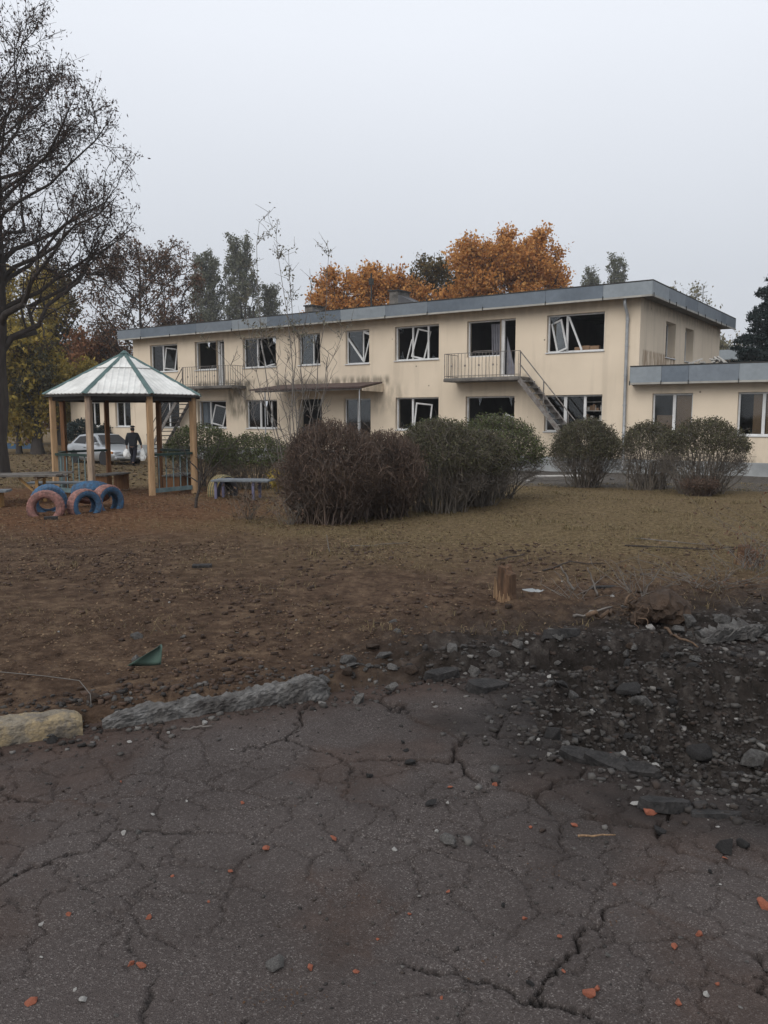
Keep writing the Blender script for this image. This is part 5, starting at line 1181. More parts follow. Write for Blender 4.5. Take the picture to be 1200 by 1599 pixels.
skin_mesh('cap', [(0, .02, 1.68, .122, .128), (0, .025, 1.74, .105, .11), (0, .025, 1.775, .06)], [(0, 1), (1, 2)], 0, M['cap'])
skin_mesh('hair', [(0, -.01, 1.53, .095, .085), (0, -.005, 1.60, .105, .10), (0, .005, 1.68, .11, .11)], [(0, 1), (1, 2)], 0, M['cap'], 1)
tag(man, 'person in dark jacket and cap walking away carrying white bags', 'person')
def bag(x, y, z, w_, h, d_, seed, label):
    r = np.random.default_rng(seed); b = MB(); nu, nv = 14, 7
    for j in range(nv):
        f = j / (nv - 1); z_ = -h * f; s = .25 + .75 * math.sin(min(1, f * 1.4) * math.pi / 2) if f < .95 else .75
        for i in range(nu):
            a = 2 * math.pi * i / nu; n_ = 1 + .16 * r.normal() * (j > 0); b.v.append((x + math.cos(a) * w_ * s * n_, y + math.sin(a) * d_ * s * n_, z + z_))
    for j in range(nv - 1):
        for i in range(nu): i2 = (i + 1) % nu; b.f.append((j * nu + i, j * nu + i2, (j + 1) * nu + i2, (j + 1) * nu + i))
    b.f.append(tuple((nv - 1) * nu + i for i in range(nu)))
    o = b.build('bag', M['bag'], None, man.location.copy(), (0, 0, R(-6))); tag(o, label, 'bag', 'bags carried by the person')
bag(-.33, .06, .76, .16, .36, .10, 1, 'crumpled white bag in the hand towards the car')
bag(.36, .14, .79, .12, .55, .08, 2, 'long white bag in the hand towards the stair')
# ---------------------------------------------------------------- small house far behind the conifer
hs = empty('house', (28.5, 57, -.5), R(-30)); tag(hs, 'far pale house with grey roof edge behind the conifer', 'house')
b = wall_mesh(-7, 7, 0, 6.2, [(-6 + 3.4 * k, -4.4 + 3.4 * k, z, z + 1.4) for k in range(4) for z in (1.2, 4.2)], .3); b.build('wall', M['wall_front'], hs)
MB().box((-7, .3, 0), (7, 9, 6.2)).build('wall', M['inner'], hs); MB().box((-7.5, -.5, 6.2), (7.5, 9.5, 6.9)).build('roof', M['fascia_c'], hs)
for k in range(4):
    for z in (1.2, 4.2):
        x0 = -6 + 3.4 * k; b = MB(); b.box((x0, .1, z), (x0 + .08, .16, z + 1.4)); b.box((x0 + 1.52, .1, z), (x0 + 1.6, .16, z + 1.4)); b.box((x0 + .08, .1, z), (x0 + 1.52, .16, z + .08)); b.box((x0 + .08, .1, z + 1.32), (x0 + 1.52, .16, z + 1.4)); b.box((x0 + .76, .1, z + .08), (x0 + .84, .16, z + 1.32)); b.build('window', M['pvc'], hs)
# ---------------------------------------------------------------- kerb, rubble, wood, litter
M['kerb'] = mat('kerb', (0.055, 0.05, 0.047), (0.14, 0.135, 0.13), 8, bump=.9, bscale=35, fine=.3)
M['kerb_dirty'] = mat('kerb_dirty', (0.05, 0.046, 0.044), (0.12, 0.115, 0.11), 7, bump=.9, bscale=35, fine=.3)
M['asphalt_chunk'] = mat('asphalt_chunk', (0.018, 0.017, 0.017), (0.038, 0.035, 0.034), 20, bump=.8, bscale=70, fine=.3)
M['stone'] = mat('stone', (0.13, 0.123, 0.117), (0.06, 0.056, 0.053), 14, bump=.6, bscale=60, fine=.25)
M['stone_white'] = mat('stone_white', (0.31, 0.30, 0.285), (0.20, 0.19, 0.18), 14, bump=.4, bscale=60)
M['brick'] = mat('brick', (0.30, 0.10, 0.058), (0.20, 0.07, 0.043), 25, bump=.5, bscale=80, fine=.2)
M['wood_split'] = mat('wood_split', (0.27, 0.175, 0.10), (0.16, 0.10, 0.06), 6, stretch=(9, 9, .6), bump=.4, fine=.25, bscale=14)
M['bark_stump'] = mat('bark_stump', (0.12, 0.068, 0.04), (0.055, 0.033, 0.021), 6, stretch=(5, 5, .7), bump=.6, fine=.2, bscale=20)
M['root'] = mat('root', (0.13, 0.085, 0.055), (0.06, 0.04, 0.028), 12, fine=.2)
M['clod'] = mat('clod', (0.035, 0.024, 0.018), (0.065, 0.043, 0.03), 9, bump=.9, bscale=40)
M['scrap_green'] = mat('scrap_green', (0.075, 0.12, 0.10), (0.05, 0.08, 0.07), 6, rough=.55)
M['cable'] = mat('cable', (0.12, 0.11, 0.10), rough=.6)
def yellow_kerb():
    m = mat('kerb_yellow', (0.18, 0.155, 0.12), (0.11, 0.095, 0.08), 6, bump=.8, bscale=45, fine=.25); n = m.node_tree; b = n.nodes['Principled BSDF']; src = b.inputs['Base Color'].links[0].from_socket
    t = n.nodes.new('ShaderNodeTexCoord'); q = n.nodes.new('ShaderNodeTexNoise'); q.inputs['Scale'].default_value = 7; q.inputs['Detail'].default_value = 9; q.inputs['Roughness'].default_value = .75; n.links.new(t.outputs['Object'], q.inputs['Vector'])
    r_ = n.nodes.new('ShaderNodeMapRange'); r_.inputs[1].default_value = .46; r_.inputs[2].default_value = .58; n.links.new(q.outputs['Fac'], r_.inputs[0])
    x = n.nodes.new('ShaderNodeMix'); x.data_type = 'RGBA'; x.inputs[7].default_value = (.27, .21, .125, 1); n.links.new(r_.outputs[0], x.inputs[0]); n.links.new(src, x.inputs[6]); n.links.new(x.outputs[2], b.inputs['Base Color']); return m
M['kerb_yellow'] = yellow_kerb()
def kerb(name, x0, x1, w_, h, rough_, seed, m, label, dy=0.0, lift=(0, 0), taper=0.0):
    """one long kerb stone along the kerb line, chipped and uneven"""
    r = np.random.default_rng(seed); A = np.array([x0, kerb_y(x0) + dy]); B = np.array([x1, kerb_y(x1) + dy]); L = np.linalg.norm(B - A); d = (B - A) / L; nn = np.array([-d[1], d[0]])
    k = int(L / .018); prof = [(0, -.12), (.0, .55), (.06, .86), (.25, .99), (.55, 1.02), (.85, .97), (1.0, .75), (1.0, -.12)]
    # refine profile
    pr = []
    for i in range(len(prof) - 1):
        for s in range(4): f = s / 4; pr.append((prof[i][0] * (1 - f) + prof[i + 1][0] * f, prof[i][1] * (1 - f) + prof[i + 1][1] * f))
    pr.append(prof[-1]); V = []
    for i in range(k + 1):
        f = i / k; p = A + d * L * f; endc = min(f, 1 - f) * L + .05 * (fbm(np.array([seed * 3.1]), np.array([f * 3]), 2)[0] - .5); ec = max(0.0, min(1, endc / .11)); sc_ = math.sqrt(max(0, 1 - (1 - ec)**2))
        for j, (a, b) in enumerate(pr):
            nz_ = (fbm(np.array([f * L * 9 + seed]), np.array([j * .16]), 3, 5, .62)[0] - .5) * rough_ * 2 + (fbm(np.array([f * L * 38 + seed]), np.array([j * .6]), 6, 3)[0] - .5) * rough_ * .9
            hh_ = (h * (1 - taper * (.5 + .5 * math.sin(f * 9 + seed))) + lift[0] * (1 - f) + lift[1] * f) * (b if b < .2 else b * (.25 + .75 * sc_)) + nz_ * (b > .2)
            off = (a - .5) * w_ * (.55 + .45 * sc_) + nz_ * .8 * (1 if a > .5 else -1)
            V.append((p[0] + nn[0] * off - A[0], p[1] + nn[1] * off - A[1], hh_))
    m_ = len(pr); F_ = [(i * m_ + j, i * m_ + j + 1, (i + 1) * m_ + j + 1, (i + 1) * m_ + j) for i in range(k) for j in range(m_ - 1)]
    me = bpy.data.meshes.new(name); me.from_pydata(V, [], F_ + [tuple(range(m_)), tuple(range(k * m_ + m_ - 1, k * m_ - 1, -1))]); me.update()
    o = link(name, me, m, None, (A[0], A[1], 0)); tag(o, label, 'kerb', 'broken kerb stones'); return o
kerb('kerb_stone', -3.6, -1.58, .18, .105, .011, 3, M['kerb_yellow'], 'worn yellow painted kerb stone at left photo edge', -.02)
kerb('kerb_stone', -1.49, -.33, .14, .095, .034, 9, M['kerb'], 'long rough grey kerb stone with crumbled top', -.02, (-.045, .025), .25)
kerb('kerb_stone', 2.3, 3.5, .14, .06, .07, 15, M['kerb_dirty'], 'crumbled dark kerb stone beyond crater at right edge', 0, (0, 0), .3)

def rock_mesh(seed, sub=1, flat=.7, ang=.35):
    """angular broken lump: hull of random points"""
    r = random.Random(seed); bm = bmesh.new(); ax_ = [r.uniform(.75, 1.3), r.uniform(.6, 1.0), r.uniform(.45, .8)]
    for i in range(15):
        v = Vector((r.gauss(0, 1), r.gauss(0, 1), r.gauss(0, 1))).normalized() * .5 * r.uniform(.82, 1.05); bm.verts.new((v.x * ax_[0], v.y * ax_[1], v.z * ax_[2]))
    h_ = bmesh.ops.convex_hull(bm, input=bm.verts[:]); bmesh.ops.delete(bm, geom=list({g for g in h_['geom_interior'] if isinstance(g, bmesh.types.BMVert)}), context='VERTS')
    bmesh.ops.bevel(bm, geom=bm.edges[:], offset=.018, segments=1, affect='EDGES')
    me = bpy.data.meshes.new('rock'); bm.to_mesh(me); bm.free(); return me
ROCKS = [rock_mesh(i, 2) for i in range(14)]
rmesh = {}
def rock(name, x, y, s, m, label, cat, group=None, sink=.25, rz=None, flat=None, rr=random.Random(5)):
    k = rr.randrange(14)
    if (k, m) not in rmesh: q = ROCKS[k].copy(); q.materials.append(M[m]); rmesh[(k, m)] = q
    o = bpy.data.objects.new(name, rmesh[(k, m)]); col.objects.link(o)
    o.location = (x, y, gz(x, y) + s * (.28 - sink * .5)); o.rotation_euler = (rr.uniform(-.4, .4), rr.uniform(-.4, .4), rr.uniform(0, 6.3) if rz is None else rz)
    o.scale = (s, s, s * (flat or rr.uniform(.8, 1.1))); tag(o, label, cat, group); return o
# pixel of the photograph -> point of the road plane (worked out once from the camera above)
_t = R(6.722); _c, _s = math.cos(_t), math.sin(_t)
def onroad(px, py, z=0.0):
    a = (px - 600) / 1260; b = (799.5 - py) / 1260; d = (a, b * _s + _c, b * _c - _s); k = (z - 1.62) / d[2]; return d[0] * k, d[1] * k
BR = 'broken brick bits scattered over the asphalt'
for (px, py, s, lab) in [(416, 1328, .042, 'orange brick bit alone in middle of the left asphalt plate'), (520, 1313, .034, 'orange brick bit above a long crack left of centre'), (1193, 1418, .06, 'largest orange brick piece at the right photo edge'),
        (1015, 1269, .055, 'orange brick piece standing on end at the near crater rim'), (920, 1555, .055, 'orange brick lump low on the cracked road right of centre'), (935, 1547, .034, 'small brick bit touching the orange lump low on the road'),
        (955, 1161, .04, 'round orange brick bit inside the crater rubble'), (50, 1568, .035, 'orange brick bit in the bottom left corner'), (1092, 1462, .034, 'dark orange brick bit on road under the black chunk')]:
    x, y = onroad(px, py, -.18 if lab.find('inside') > 0 else 0); rock('brick_fragment', x, y, s, 'brick', lab, 'brick fragment', BR)
for (px, py, s) in [(188, 1220, .026), (232, 1436, .03), (107, 1431, .026), (205, 1509, .028), (221, 1509, .032), (360, 1362, .02), (556, 1519, .022), (379, 1256, .024), (326, 1410, .014), (820, 1437, .03), (1054, 1483, .03), (1062, 1570, .035), (898, 1290, .03),
        (829, 1293, .022), (874, 1467, .026), (1132, 1341, .024), (773, 1226, .034), (703, 1231, .026), (827, 1190, .024), (485, 1513, .03), (270, 1370, .014), (640, 1430, .02), (700, 1395, .018), (960, 1380, .02), (880, 1520, .022), (690, 1560, .018), (1120, 1540, .022), (590, 1470, .015)]:
    x, y = onroad(px, py); rock('brick_fragment', x, y, s, 'brick', ('small' if s < .024 else 'thumb-sized') + ' orange brick crumb on ' + ('left' if px < 420 else 'middle' if px < 780 else 'right') + ' part of road ' + ('near bottom edge' if py > 1420 else 'farther from the bottom'), 'brick fragment', 'brick crumbs on the asphalt')
for (px, py, s, m, lab) in [(1138, 1328, .10, 'asphalt_chunk', 'big black asphalt chunk on plates at right of the crater rim'), (1160, 1322, .07, 'asphalt_chunk', 'black chunk leaning on the big black asphalt chunk'), (640, 1193, .06, 'asphalt_chunk', 'black asphalt lump on road left of the crater'),
        (577, 1213, .055, 'asphalt_chunk', 'black asphalt lump at the end of a crack near centre'), (674, 1258, .075, 'asphalt_chunk', 'flat dark asphalt lump below the crater left rim'), (700, 1315, .075, 'stone', 'grey brown stone beside a small white pebble'),
        (431, 1510, .06, 'stone', 'round grey stone low on the road left of centre'), (320, 1132, .045, 'stone_white', 'white stone lying just in front of long rough kerb'), (682, 1300, .025, 'stone_white', 'tiny white pebble beside the grey brown stone'),
        (617, 1329, .033, 'stone_white', 'pale pebble on road below the white pebble'), (130, 1565, .034, 'stone_white', 'pale stone near the bottom left corner'), (195, 1303, .03, 'stone_white', 'pale pebble above the left road crack'), (65, 1442, .028, 'stone_white', 'pale pebble near left photo edge on road'),
        (1020, 1240, .13, 'asphalt_chunk', 'dark boulder of asphalt in the near crater wall'), (1060, 1225, .06, 'stone_white', 'pale upright stone beside the dark boulder in crater'), (1115, 1185, .10, 'stone', 'wide grey stone lying in the crater at right'),
        (992, 1255, .045, 'stone_white', 'small pale slab next to the orange brick on crater rim'), (975, 1092, .045, 'stone_white', 'bluish white stone high in the middle of the crater'), (858, 1108, .05, 'stone_white', 'pale stone on the left slope of the crater'),
        (925, 1127, .05, 'stone_white', 'angular pale stone on the upper crater slope'), (893, 1198, .06, 'stone', 'grey angular stone at left crater lip'), (920, 1185, .065, 'stone', 'long grey stone on the crater left lip'), (1030, 1295, .13, 'asphalt_chunk', 'dark tilted slab under the orange brick at rim'),
        (643, 997, .05, 'stone', 'rounded grey stone above the torn-out kerb'), (600, 1045, .14, 'kerb_dirty', 'flat dark kerb fragment next to the long kerb end'), (505, 1078, .10, 'kerb', 'grey kerb lump broken from long kerb end')]:
    x, y = onroad(px, py, -.2 if 'crater' in lab and 'rim' not in lab and 'left of' not in lab and 'below' not in lab else .0); rock('chunk' if 'chunk' in lab or 'lump' in lab or 'fragment' in lab else 'stone', x, y, s, m, lab, 'stone', 'stones and lumps around the crater', flat=.55 if 'flat' in lab or 'slab' in lab else None)
rr = random.Random(77)
def describe(x, y, s, m, where):
    c_ = {'stone': 'grey', 'stone_white': 'pale', 'kerb_dirty': 'dark grey', 'kerb': 'grey concrete', 'asphalt_chunk': 'black', 'clod': 'earthy brown'}[m]
    z_ = 'larger' if s > .065 else ('middling' if s > .035 else 'tiny')
    if where == 'crater': p_ = ('on left slope' if x < 1.45 else 'in middle' if x < 2.1 else 'on right side') + ' of crater, ' + ('far half' if y > 4.3 else 'near half'); q_ = 'stone'
    elif where == 'gap': p_ = 'in torn kerb gap ' + ('beside rough kerb end' if x < .3 else 'at mid length' if x < 1.1 else 'close to root ball'); q_ = 'lump'
    elif where == 'right': p_ = 'of crumbled kerb ' + ('below the root ball' if x < 2.1 else 'towards the right photo edge' if x > 2.6 else 'beyond the crater'); q_ = 'lump'
    elif where == 'left': p_ = 'between yellow and rough kerb ' + ('on the road side' if y < kerb_y(x) else 'on the soil side'); q_ = 'crumb'
    elif where == 'soil': p_ = 'on bare soil ' + ('behind yellow kerb' if x < -1.4 else 'behind rough kerb' if x < -.2 else 'before the stump' if x < 1.4 else 'beyond the crater'); q_ = 'stone'
    else: p_ = 'on ' + ('left' if x < -.4 else 'middle' if x < .5 else 'right') + ' part of the road ' + ('near bottom edge' if y < 2.8 else 'towards the kerb'); q_ = 'pebble'
    return f'{z_} {c_} {q_} {p_}'
WH = {'loose stones in the crater': 'crater', 'concrete bits in the kerb gap': 'gap', 'kerb lumps beyond the crater': 'right', 'concrete bits between the kerb stones': 'left', 'stones on the soil': 'soil', 'pebbles on the asphalt': 'road'}
def sprinkle(n, fn, smin, smax, mats, name, label, cat, group, pw=2.2):
    k = 0
    while k < n:
        p = fn()
        if p is None: continue
        s_ = smin + (smax - smin) * rr.random()**pw; m_ = rr.choice(mats); rock(name, p[0], p[1], s_, m_, describe(p[0], p[1], s_, m_, WH[group]), cat, group); k += 1
def in_crater():
    x, y = rr.uniform(.4, 3.3), rr.uniform(3.2, 5.7); return (x, y) if crater_q(np.array([x]), np.array([y]))[0] < 1.02 else None
def kerb_gap():
    x = rr.uniform(-.35, 1.9); return (x, float(kerb_y(x)) + rr.gauss(.10, .22))
def kerb_right():
    x = rr.uniform(1.5, 3.1); return (x, float(kerb_y(x)) + rr.gauss(.0, .10))
def kerb_left():
    x = rr.gauss(-1.58, .12); return (x, float(kerb_y(x)) + rr.gauss(.10, .12))
def on_lawn_edge():
    x = rr.uniform(-2.6, 2.6); return (x, float(kerb_y(x)) + abs(rr.gauss(.25, 1.0)) + .15)
def on_road():
    x = rr.uniform(-2.0, 2.3); y = rr.uniform(2.0, 4.6); return (x, y) if y < kerb_y(x) - .15 and crater_q(np.array([x]), np.array([y]))[0] > 1.05 else None
sprinkle(85, in_crater, .022, .11, ['stone', 'stone_white', 'kerb_dirty', 'kerb_dirty', 'asphalt_chunk', 'asphalt_chunk', 'asphalt_chunk'], 'stone', 'loose stone among many in the crater rubble', 'stone', 'loose stones in the crater')
sprinkle(26, in_crater, .08, .2, ['asphalt_chunk', 'asphalt_chunk', 'asphalt_chunk', 'kerb_dirty'], 'stone', '', 'stone', 'loose stones in the crater', 1.5)
sprinkle(60, kerb_gap, .03, .13, ['kerb_dirty', 'kerb', 'stone', 'clod', 'kerb_dirty'], 'stone', 'broken concrete bit where the kerb was torn out', 'stone', 'concrete bits in the kerb gap')
sprinkle(42, kerb_right, .05, .20, ['kerb_dirty', 'kerb_dirty', 'kerb'], 'stone', 'crumbled kerb lump beyond crater towards right edge', 'stone', 'kerb lumps beyond the crater')
sprinkle(26, kerb_left, .03, .11, ['kerb', 'kerb_dirty', 'clod', 'asphalt_chunk'], 'stone', 'concrete crumb in gap between yellow kerb and rough kerb', 'stone', 'concrete bits between the kerb stones')
sprinkle(30, on_lawn_edge, .025, .10, ['stone', 'kerb', 'stone_white', 'kerb_dirty'], 'stone', 'scattered stone on bare soil behind the kerb', 'stone', 'stones on the soil')
sprinkle(60, on_road, .014, .035, ['stone', 'stone_white', 'asphalt_chunk', 'stone'], 'stone', 'small loose pebble on the open asphalt', 'stone', 'pebbles on the asphalt', 3)
# layered asphalt slabs broken at the near rim, dipping into the hole
def slab_chunk(px, py, l, w_, h, rz, tx, ty, label):
    x, y = onroad(px, py, -.06); q = random.Random(int(px)); n = 9; b = MB(); rim = []
    for i in range(n):
        a = 2 * math.pi * i / n + q.uniform(-.2, .2); k = q.uniform(.75, 1.1); rim.append((math.cos(a) * l / 2 * k, math.sin(a) * w_ / 2 * k))
    b.v = [(u, v, -h / 2 + q.uniform(-.006, .006)) for u, v in rim] + [(u * q.uniform(.86, .97), v * q.uniform(.86, .97), h / 2 + q.uniform(-.006, .006)) for u, v in rim]
    b.f = [tuple(range(n - 1, -1, -1)), tuple(range(n, 2 * n))] + [(i, (i + 1) % n, n + (i + 1) % n, n + i) for i in range(n)]
    tag(b.build('asphalt_chunk', M['asphalt_chunk'], None, (x, y, gz(x, y) + h * .35), (tx, ty, rz)), label, 'asphalt chunk', 'slabs at the crater rim')
slab_chunk(950, 1215, .30, .11, .05, R(-38), R(22), R(8), 'long dark asphalt slab sliding into crater left of the orange brick')
slab_chunk(905, 1200, .24, .10, .045, R(-25), R(18), R(5), 'dark asphalt slab on left crater lip beside grey stones')
slab_chunk(1000, 1228, .2, .09, .045, R(-40), R(25), R(-6), 'short dark asphalt slab above the orange brick')
slab_chunk(1040, 1283, .24, .12, .045, R(6), R(-10), R(6), 'loose asphalt slab lying level just under the orange brick')
slab_chunk(1120, 1290, .3, .14, .045, R(12), R(-14), R(3), 'wide asphalt slab at rim above the big black chunk')
slab_chunk(760, 1090, .3, .12, .05, R(20), R(12), R(4), 'dark slab edge at the left end of the crater')
slab_chunk(880, 1030, .34, .13, .06, R(25), R(-14), R(5), 'dark slab tilted under the soil edge behind the crater')
slab_chunk(690, 1075, .26, .1, .05, R(15), R(10), R(-5), 'dark slab lying where the kerb is missing')
# finer rubble, crumbs and grit: nobody could count these
def grit(name, n, fn, smin, smax, m, label, seed, pw=3):
    r = np.random.default_rng(seed); P = fn(r, n); n = len(P); z = height(P[:, 0], P[:, 1]); s = smin + (smax - smin) * r.random(n)**pw
    T = np.array([(1, 1, 1), (-1, -1, 1), (-1, 1, -1), (1, -1, -1), (.2, 1.5, .1), (-1.4, 0, .3), (.1, -.2, 1.3)]) * .42
    ico = bmesh.new(); bmesh.ops.create_cube(ico, size=.8); bmesh.ops.triangulate(ico, faces=ico.faces[:]); B = np.array([v.co for v in ico.verts]); F_ = np.array([[v.index for v in f.verts] for f in ico.faces]); ico.free()
    q = B[None] * (1 + .30 * r.normal(size=(n, len(B), 3))); a = r.uniform(0, 6.3, n); c, s2 = np.cos(a)[:, None], np.sin(a)[:, None]
    q = q * np.stack([r.uniform(.7, 1.4, n), r.uniform(.6, 1, n), r.uniform(.35, .8, n)], -1)[:, None, :]
    q = np.stack([q[..., 0] * c - q[..., 1] * s2, q[..., 0] * s2 + q[..., 1] * c, q[..., 2]], -1) * s[:, None, None]
    V = q + np.stack([P[:, 0], P[:, 1], z + s * .15], -1)[:, None, :]; Fa = (F_[None] + (np.arange(n) * len(B))[:, None, None]).reshape(-1, 3)
    tag(link(name, np_mesh(name, V.reshape(-1, 3), Fa), m), label, None, None, 'stuff')
M['grit'] = mat('grit', (0, 0, 0), island=[(.018, .016, .015), (.035, .03, .028), (.06, .055, .05), (.035, .024, .019), (.075, .07, .066), (.03, .026, .024), (.045, .04, .036), (.17, .16, .15)], bump=.3, bscale=90)
M['grit_soil'] = mat('grit_soil', (0, 0, 0), island=[(.022, .014, .010), (.048, .029, .020), (.07, .043, .030), (.036, .023, .016), (.085, .055, .04)], bump=.3, bscale=90)
def g_crater(r, n):
    P = np.stack([r.uniform(.2, 3.6, n * 3), r.uniform(2.8, 5.9, n * 3)], -1); q = crater_q(P[:, 0], P[:, 1]); return P[r.random(len(P)) < np.clip(1.35 - q, 0.02, 1)][:n]
def g_kerb(r, n):
    x = r.uniform(-3, 3.4, n); return np.stack([x, kerb_y(x) + r.normal(0, .22, n) + .05], -1)
def g_road(r, n):
    P = np.stack([r.uniform(-2.6, 2.8, n), r.uniform(1.9, 5.2, n)], -1); w_ = fbm(P[:, 0] * 1.4, P[:, 1] * 1.4, 80); return P[(P[:, 1] < kerb_y(P[:, 0])) & (r.random(n) < sm(.35, .65, w_) * .8 + .1)]
def g_soil(r, n):
    y = 4.2 + 5.5 * r.random(n)**1.3; x = r.uniform(-1, 1, n) * (y * .55); w_ = fbm(x * .9, y * .9, 82); return np.stack([x, y], -1)[(y > kerb_y(x) + .05) & (r.random(n) < sm(.3, .62, w_))]
grit('crater_rubble', 15000, g_crater, .004, .045, M['grit'], 'fine dark rubble filling the crater', 1, 4.5)
grit('kerb_rubble', 2600, g_kerb, .006, .04, M['grit'], 'fine concrete rubble along the kerb line', 2)
grit('road_grit', 4200, g_road, .004, .014, M['grit'], 'fine grit strewn over the asphalt', 3)
grit('soil_clods', 13000, g_soil, .004, .05, M['grit_soil'], 'small soil clods on the bare ground', 4, 4.5)
# fallen leaves and dry grass
def flat_leaves(name, P, size, m, label, seed, lift=.01):
    r = np.random.default_rng(seed); n = len(P); z = height(P[:, 0], P[:, 1], False) + lift * r.uniform(.2, 1.5, n); a = r.uniform(0, 6.3, n); L = size * (.45 + 1.5 * r.random(n)**2) * (.5 + .5 * sm(4, 10, P[:, 1]))
    d = np.stack([np.cos(a), np.sin(a), r.normal(0, .22, n)], -1); s = np.stack([-np.sin(a), np.cos(a), r.normal(0, .3, n)], -1); c = np.stack([P[:, 0], P[:, 1], z], -1)
    V = np.stack([c - d * L[:, None] * .5, c + s * L[:, None] * .28 + np.array([0, 0, 1]) * (L * .12)[:, None], c + d * L[:, None] * .5, c - s * L[:, None] * .28 + np.array([0, 0, 1]) * (L * .10)[:, None]], 1).reshape(-1, 3); i = np.arange(n) * 4
    tag(link(name, np_mesh(name, V, np.concatenate([np.stack([i, i + 1, i + 2], -1), np.stack([i, i + 2, i + 3], -1)])), m), label, None, None, 'stuff')
LM['litter'] = leafmat('litter', [(0.035, 0.02, 0.014), (0.075, 0.042, 0.026), (0.13, 0.075, 0.043), (0.20, 0.14, 0.085), (0.06, 0.038, 0.026), (0.05, 0.03, 0.02)], .1); LM['litter_dark'] = leafmat('litter_dark', [(0.04, 0.024, 0.015), (0.09, 0.05, 0.028), (0.06, 0.038, 0.025)], .1)
LM['drygrass'] = leafmat('drygrass', [(0.09, 0.07, 0.033), (0.16, 0.12, 0.06), (0.23, 0.175, 0.095), (0.11, 0.095, 0.042), (0.07, 0.045, 0.026)], .15)
r = np.random.default_rng(91)
def area(n, x0, x1, y0, y1): return np.stack([r.uniform(x0, x1, n), r.uniform(y0, y1, n)], -1)
n = 95000; y = 4.6 + 17 * r.random(n)**1.15; x = r.uniform(-1, 1, n) * (y * .62); P = np.stack([x, y], -1)
w_ = fbm(x * .8, y * .8, 84); keep = (y > kerb_y(x) + .25 + .5 * r.random(n)) & (r.random(n) < sm(.32, .6, w_) * np.where(x < .3, 1.0, .45))
flat_leaves('leaf_litter', P[keep], .026, LM['litter'], 'fallen brown leaves over the soil and lawn', 92)
n = 9000; y = r.uniform(20, 48, n); x = r.uniform(-24, 0, n); flat_leaves('leaf_litter', np.stack([x, y], -1), .12, LM['litter'], 'fallen leaves on the far lawn behind the gazebo', 93)
P = np.concatenate([np.stack([r.normal(hx, s, k), r.normal(hy, s * .6, k)], -1) for hx, hy, s, k in ((.58, 2.72, .06, 40), (-.28, 2.09, .07, 70), (.3, 2.2, .05, 25), (.42, 2.9, .04, 20), (-.02, 2.6, .10, 15), (.75, 2.45, .05, 25), (-1.2, 4.1, .25, 120), (-.6, 3.1, .2, 15))])
flat_leaves('leaf_litter', P, .014, LM['litter_dark'], 'crumbled dead leaves caught in the road cracks', 94, .006)
def grass(name, P, H, m, label, seed):
    r = np.random.default_rng(seed); n = len(P); z = height(P[:, 0], P[:, 1], False) - .005; a = r.uniform(0, 6.3, n); h = H * r.uniform(.35, 1.25, n) * (.55 + 1.7 * sm(.58, .76, fbm(P[:, 0] * 3.1, P[:, 1] * 3.1, 97))); ln = h * r.uniform(.4, 2.2, n); w_ = .0012 + .00042 * P[:, 1]
    c = np.stack([P[:, 0], P[:, 1], z], -1); d = np.stack([np.cos(a), np.sin(a), a * 0], -1); s = np.stack([-np.sin(a), np.cos(a), a * 0], -1)
    md = c + d * ln[:, None] * .42 + np.array([0, 0, 1]) * h[:, None] * .72; W_ = s * w_[:, None] * .5
    V = np.stack([c - W_, c + W_, md - W_ * .7, md + W_ * .7, c + d * ln[:, None] + np.array([0, 0, 1]) * h[:, None] * .8], 1).reshape(-1, 3); i = np.arange(n) * 5
    tag(link(name, np_mesh(name, V, np.concatenate([np.stack([i, i + 1, i + 3], -1), np.stack([i, i + 3, i + 2], -1), np.stack([i + 2, i + 3, i + 4], -1)])), m), label, None, None, 'stuff')
n = 190000; y = 5.6 + 17 * r.random(n)**1.2; x = r.uniform(-1, 1, n) * (y * .60); wob = (fbm(x * .5, y * .5, 50) - .5) * 3
gm = np.maximum(sm(7.2, 10.0, y + wob * .9 + .25 * (x - 1)) * sm(-4.0, 0.2, x + wob + .12 * (y - 8)), .16); keep = (y > kerb_y(x) + .5) & (r.random(n) < gm) & (r.random(n) < sm(.25, .55, fbm(x * 1.7, y * 1.7, 86)))
grass('dry_grass', np.stack([x, y], -1)[keep], .035, LM['drygrass'], 'short dry grass on the lawn', 95)
n = 26000; y = r.uniform(19, 50, n); x = r.uniform(-26, 1, n) - (y - 19) * .1; grass('dry_grass', np.stack([x, y], -1), .09, LM['drygrass'], 'dry grass on the far lawn behind the gazebo', 96)
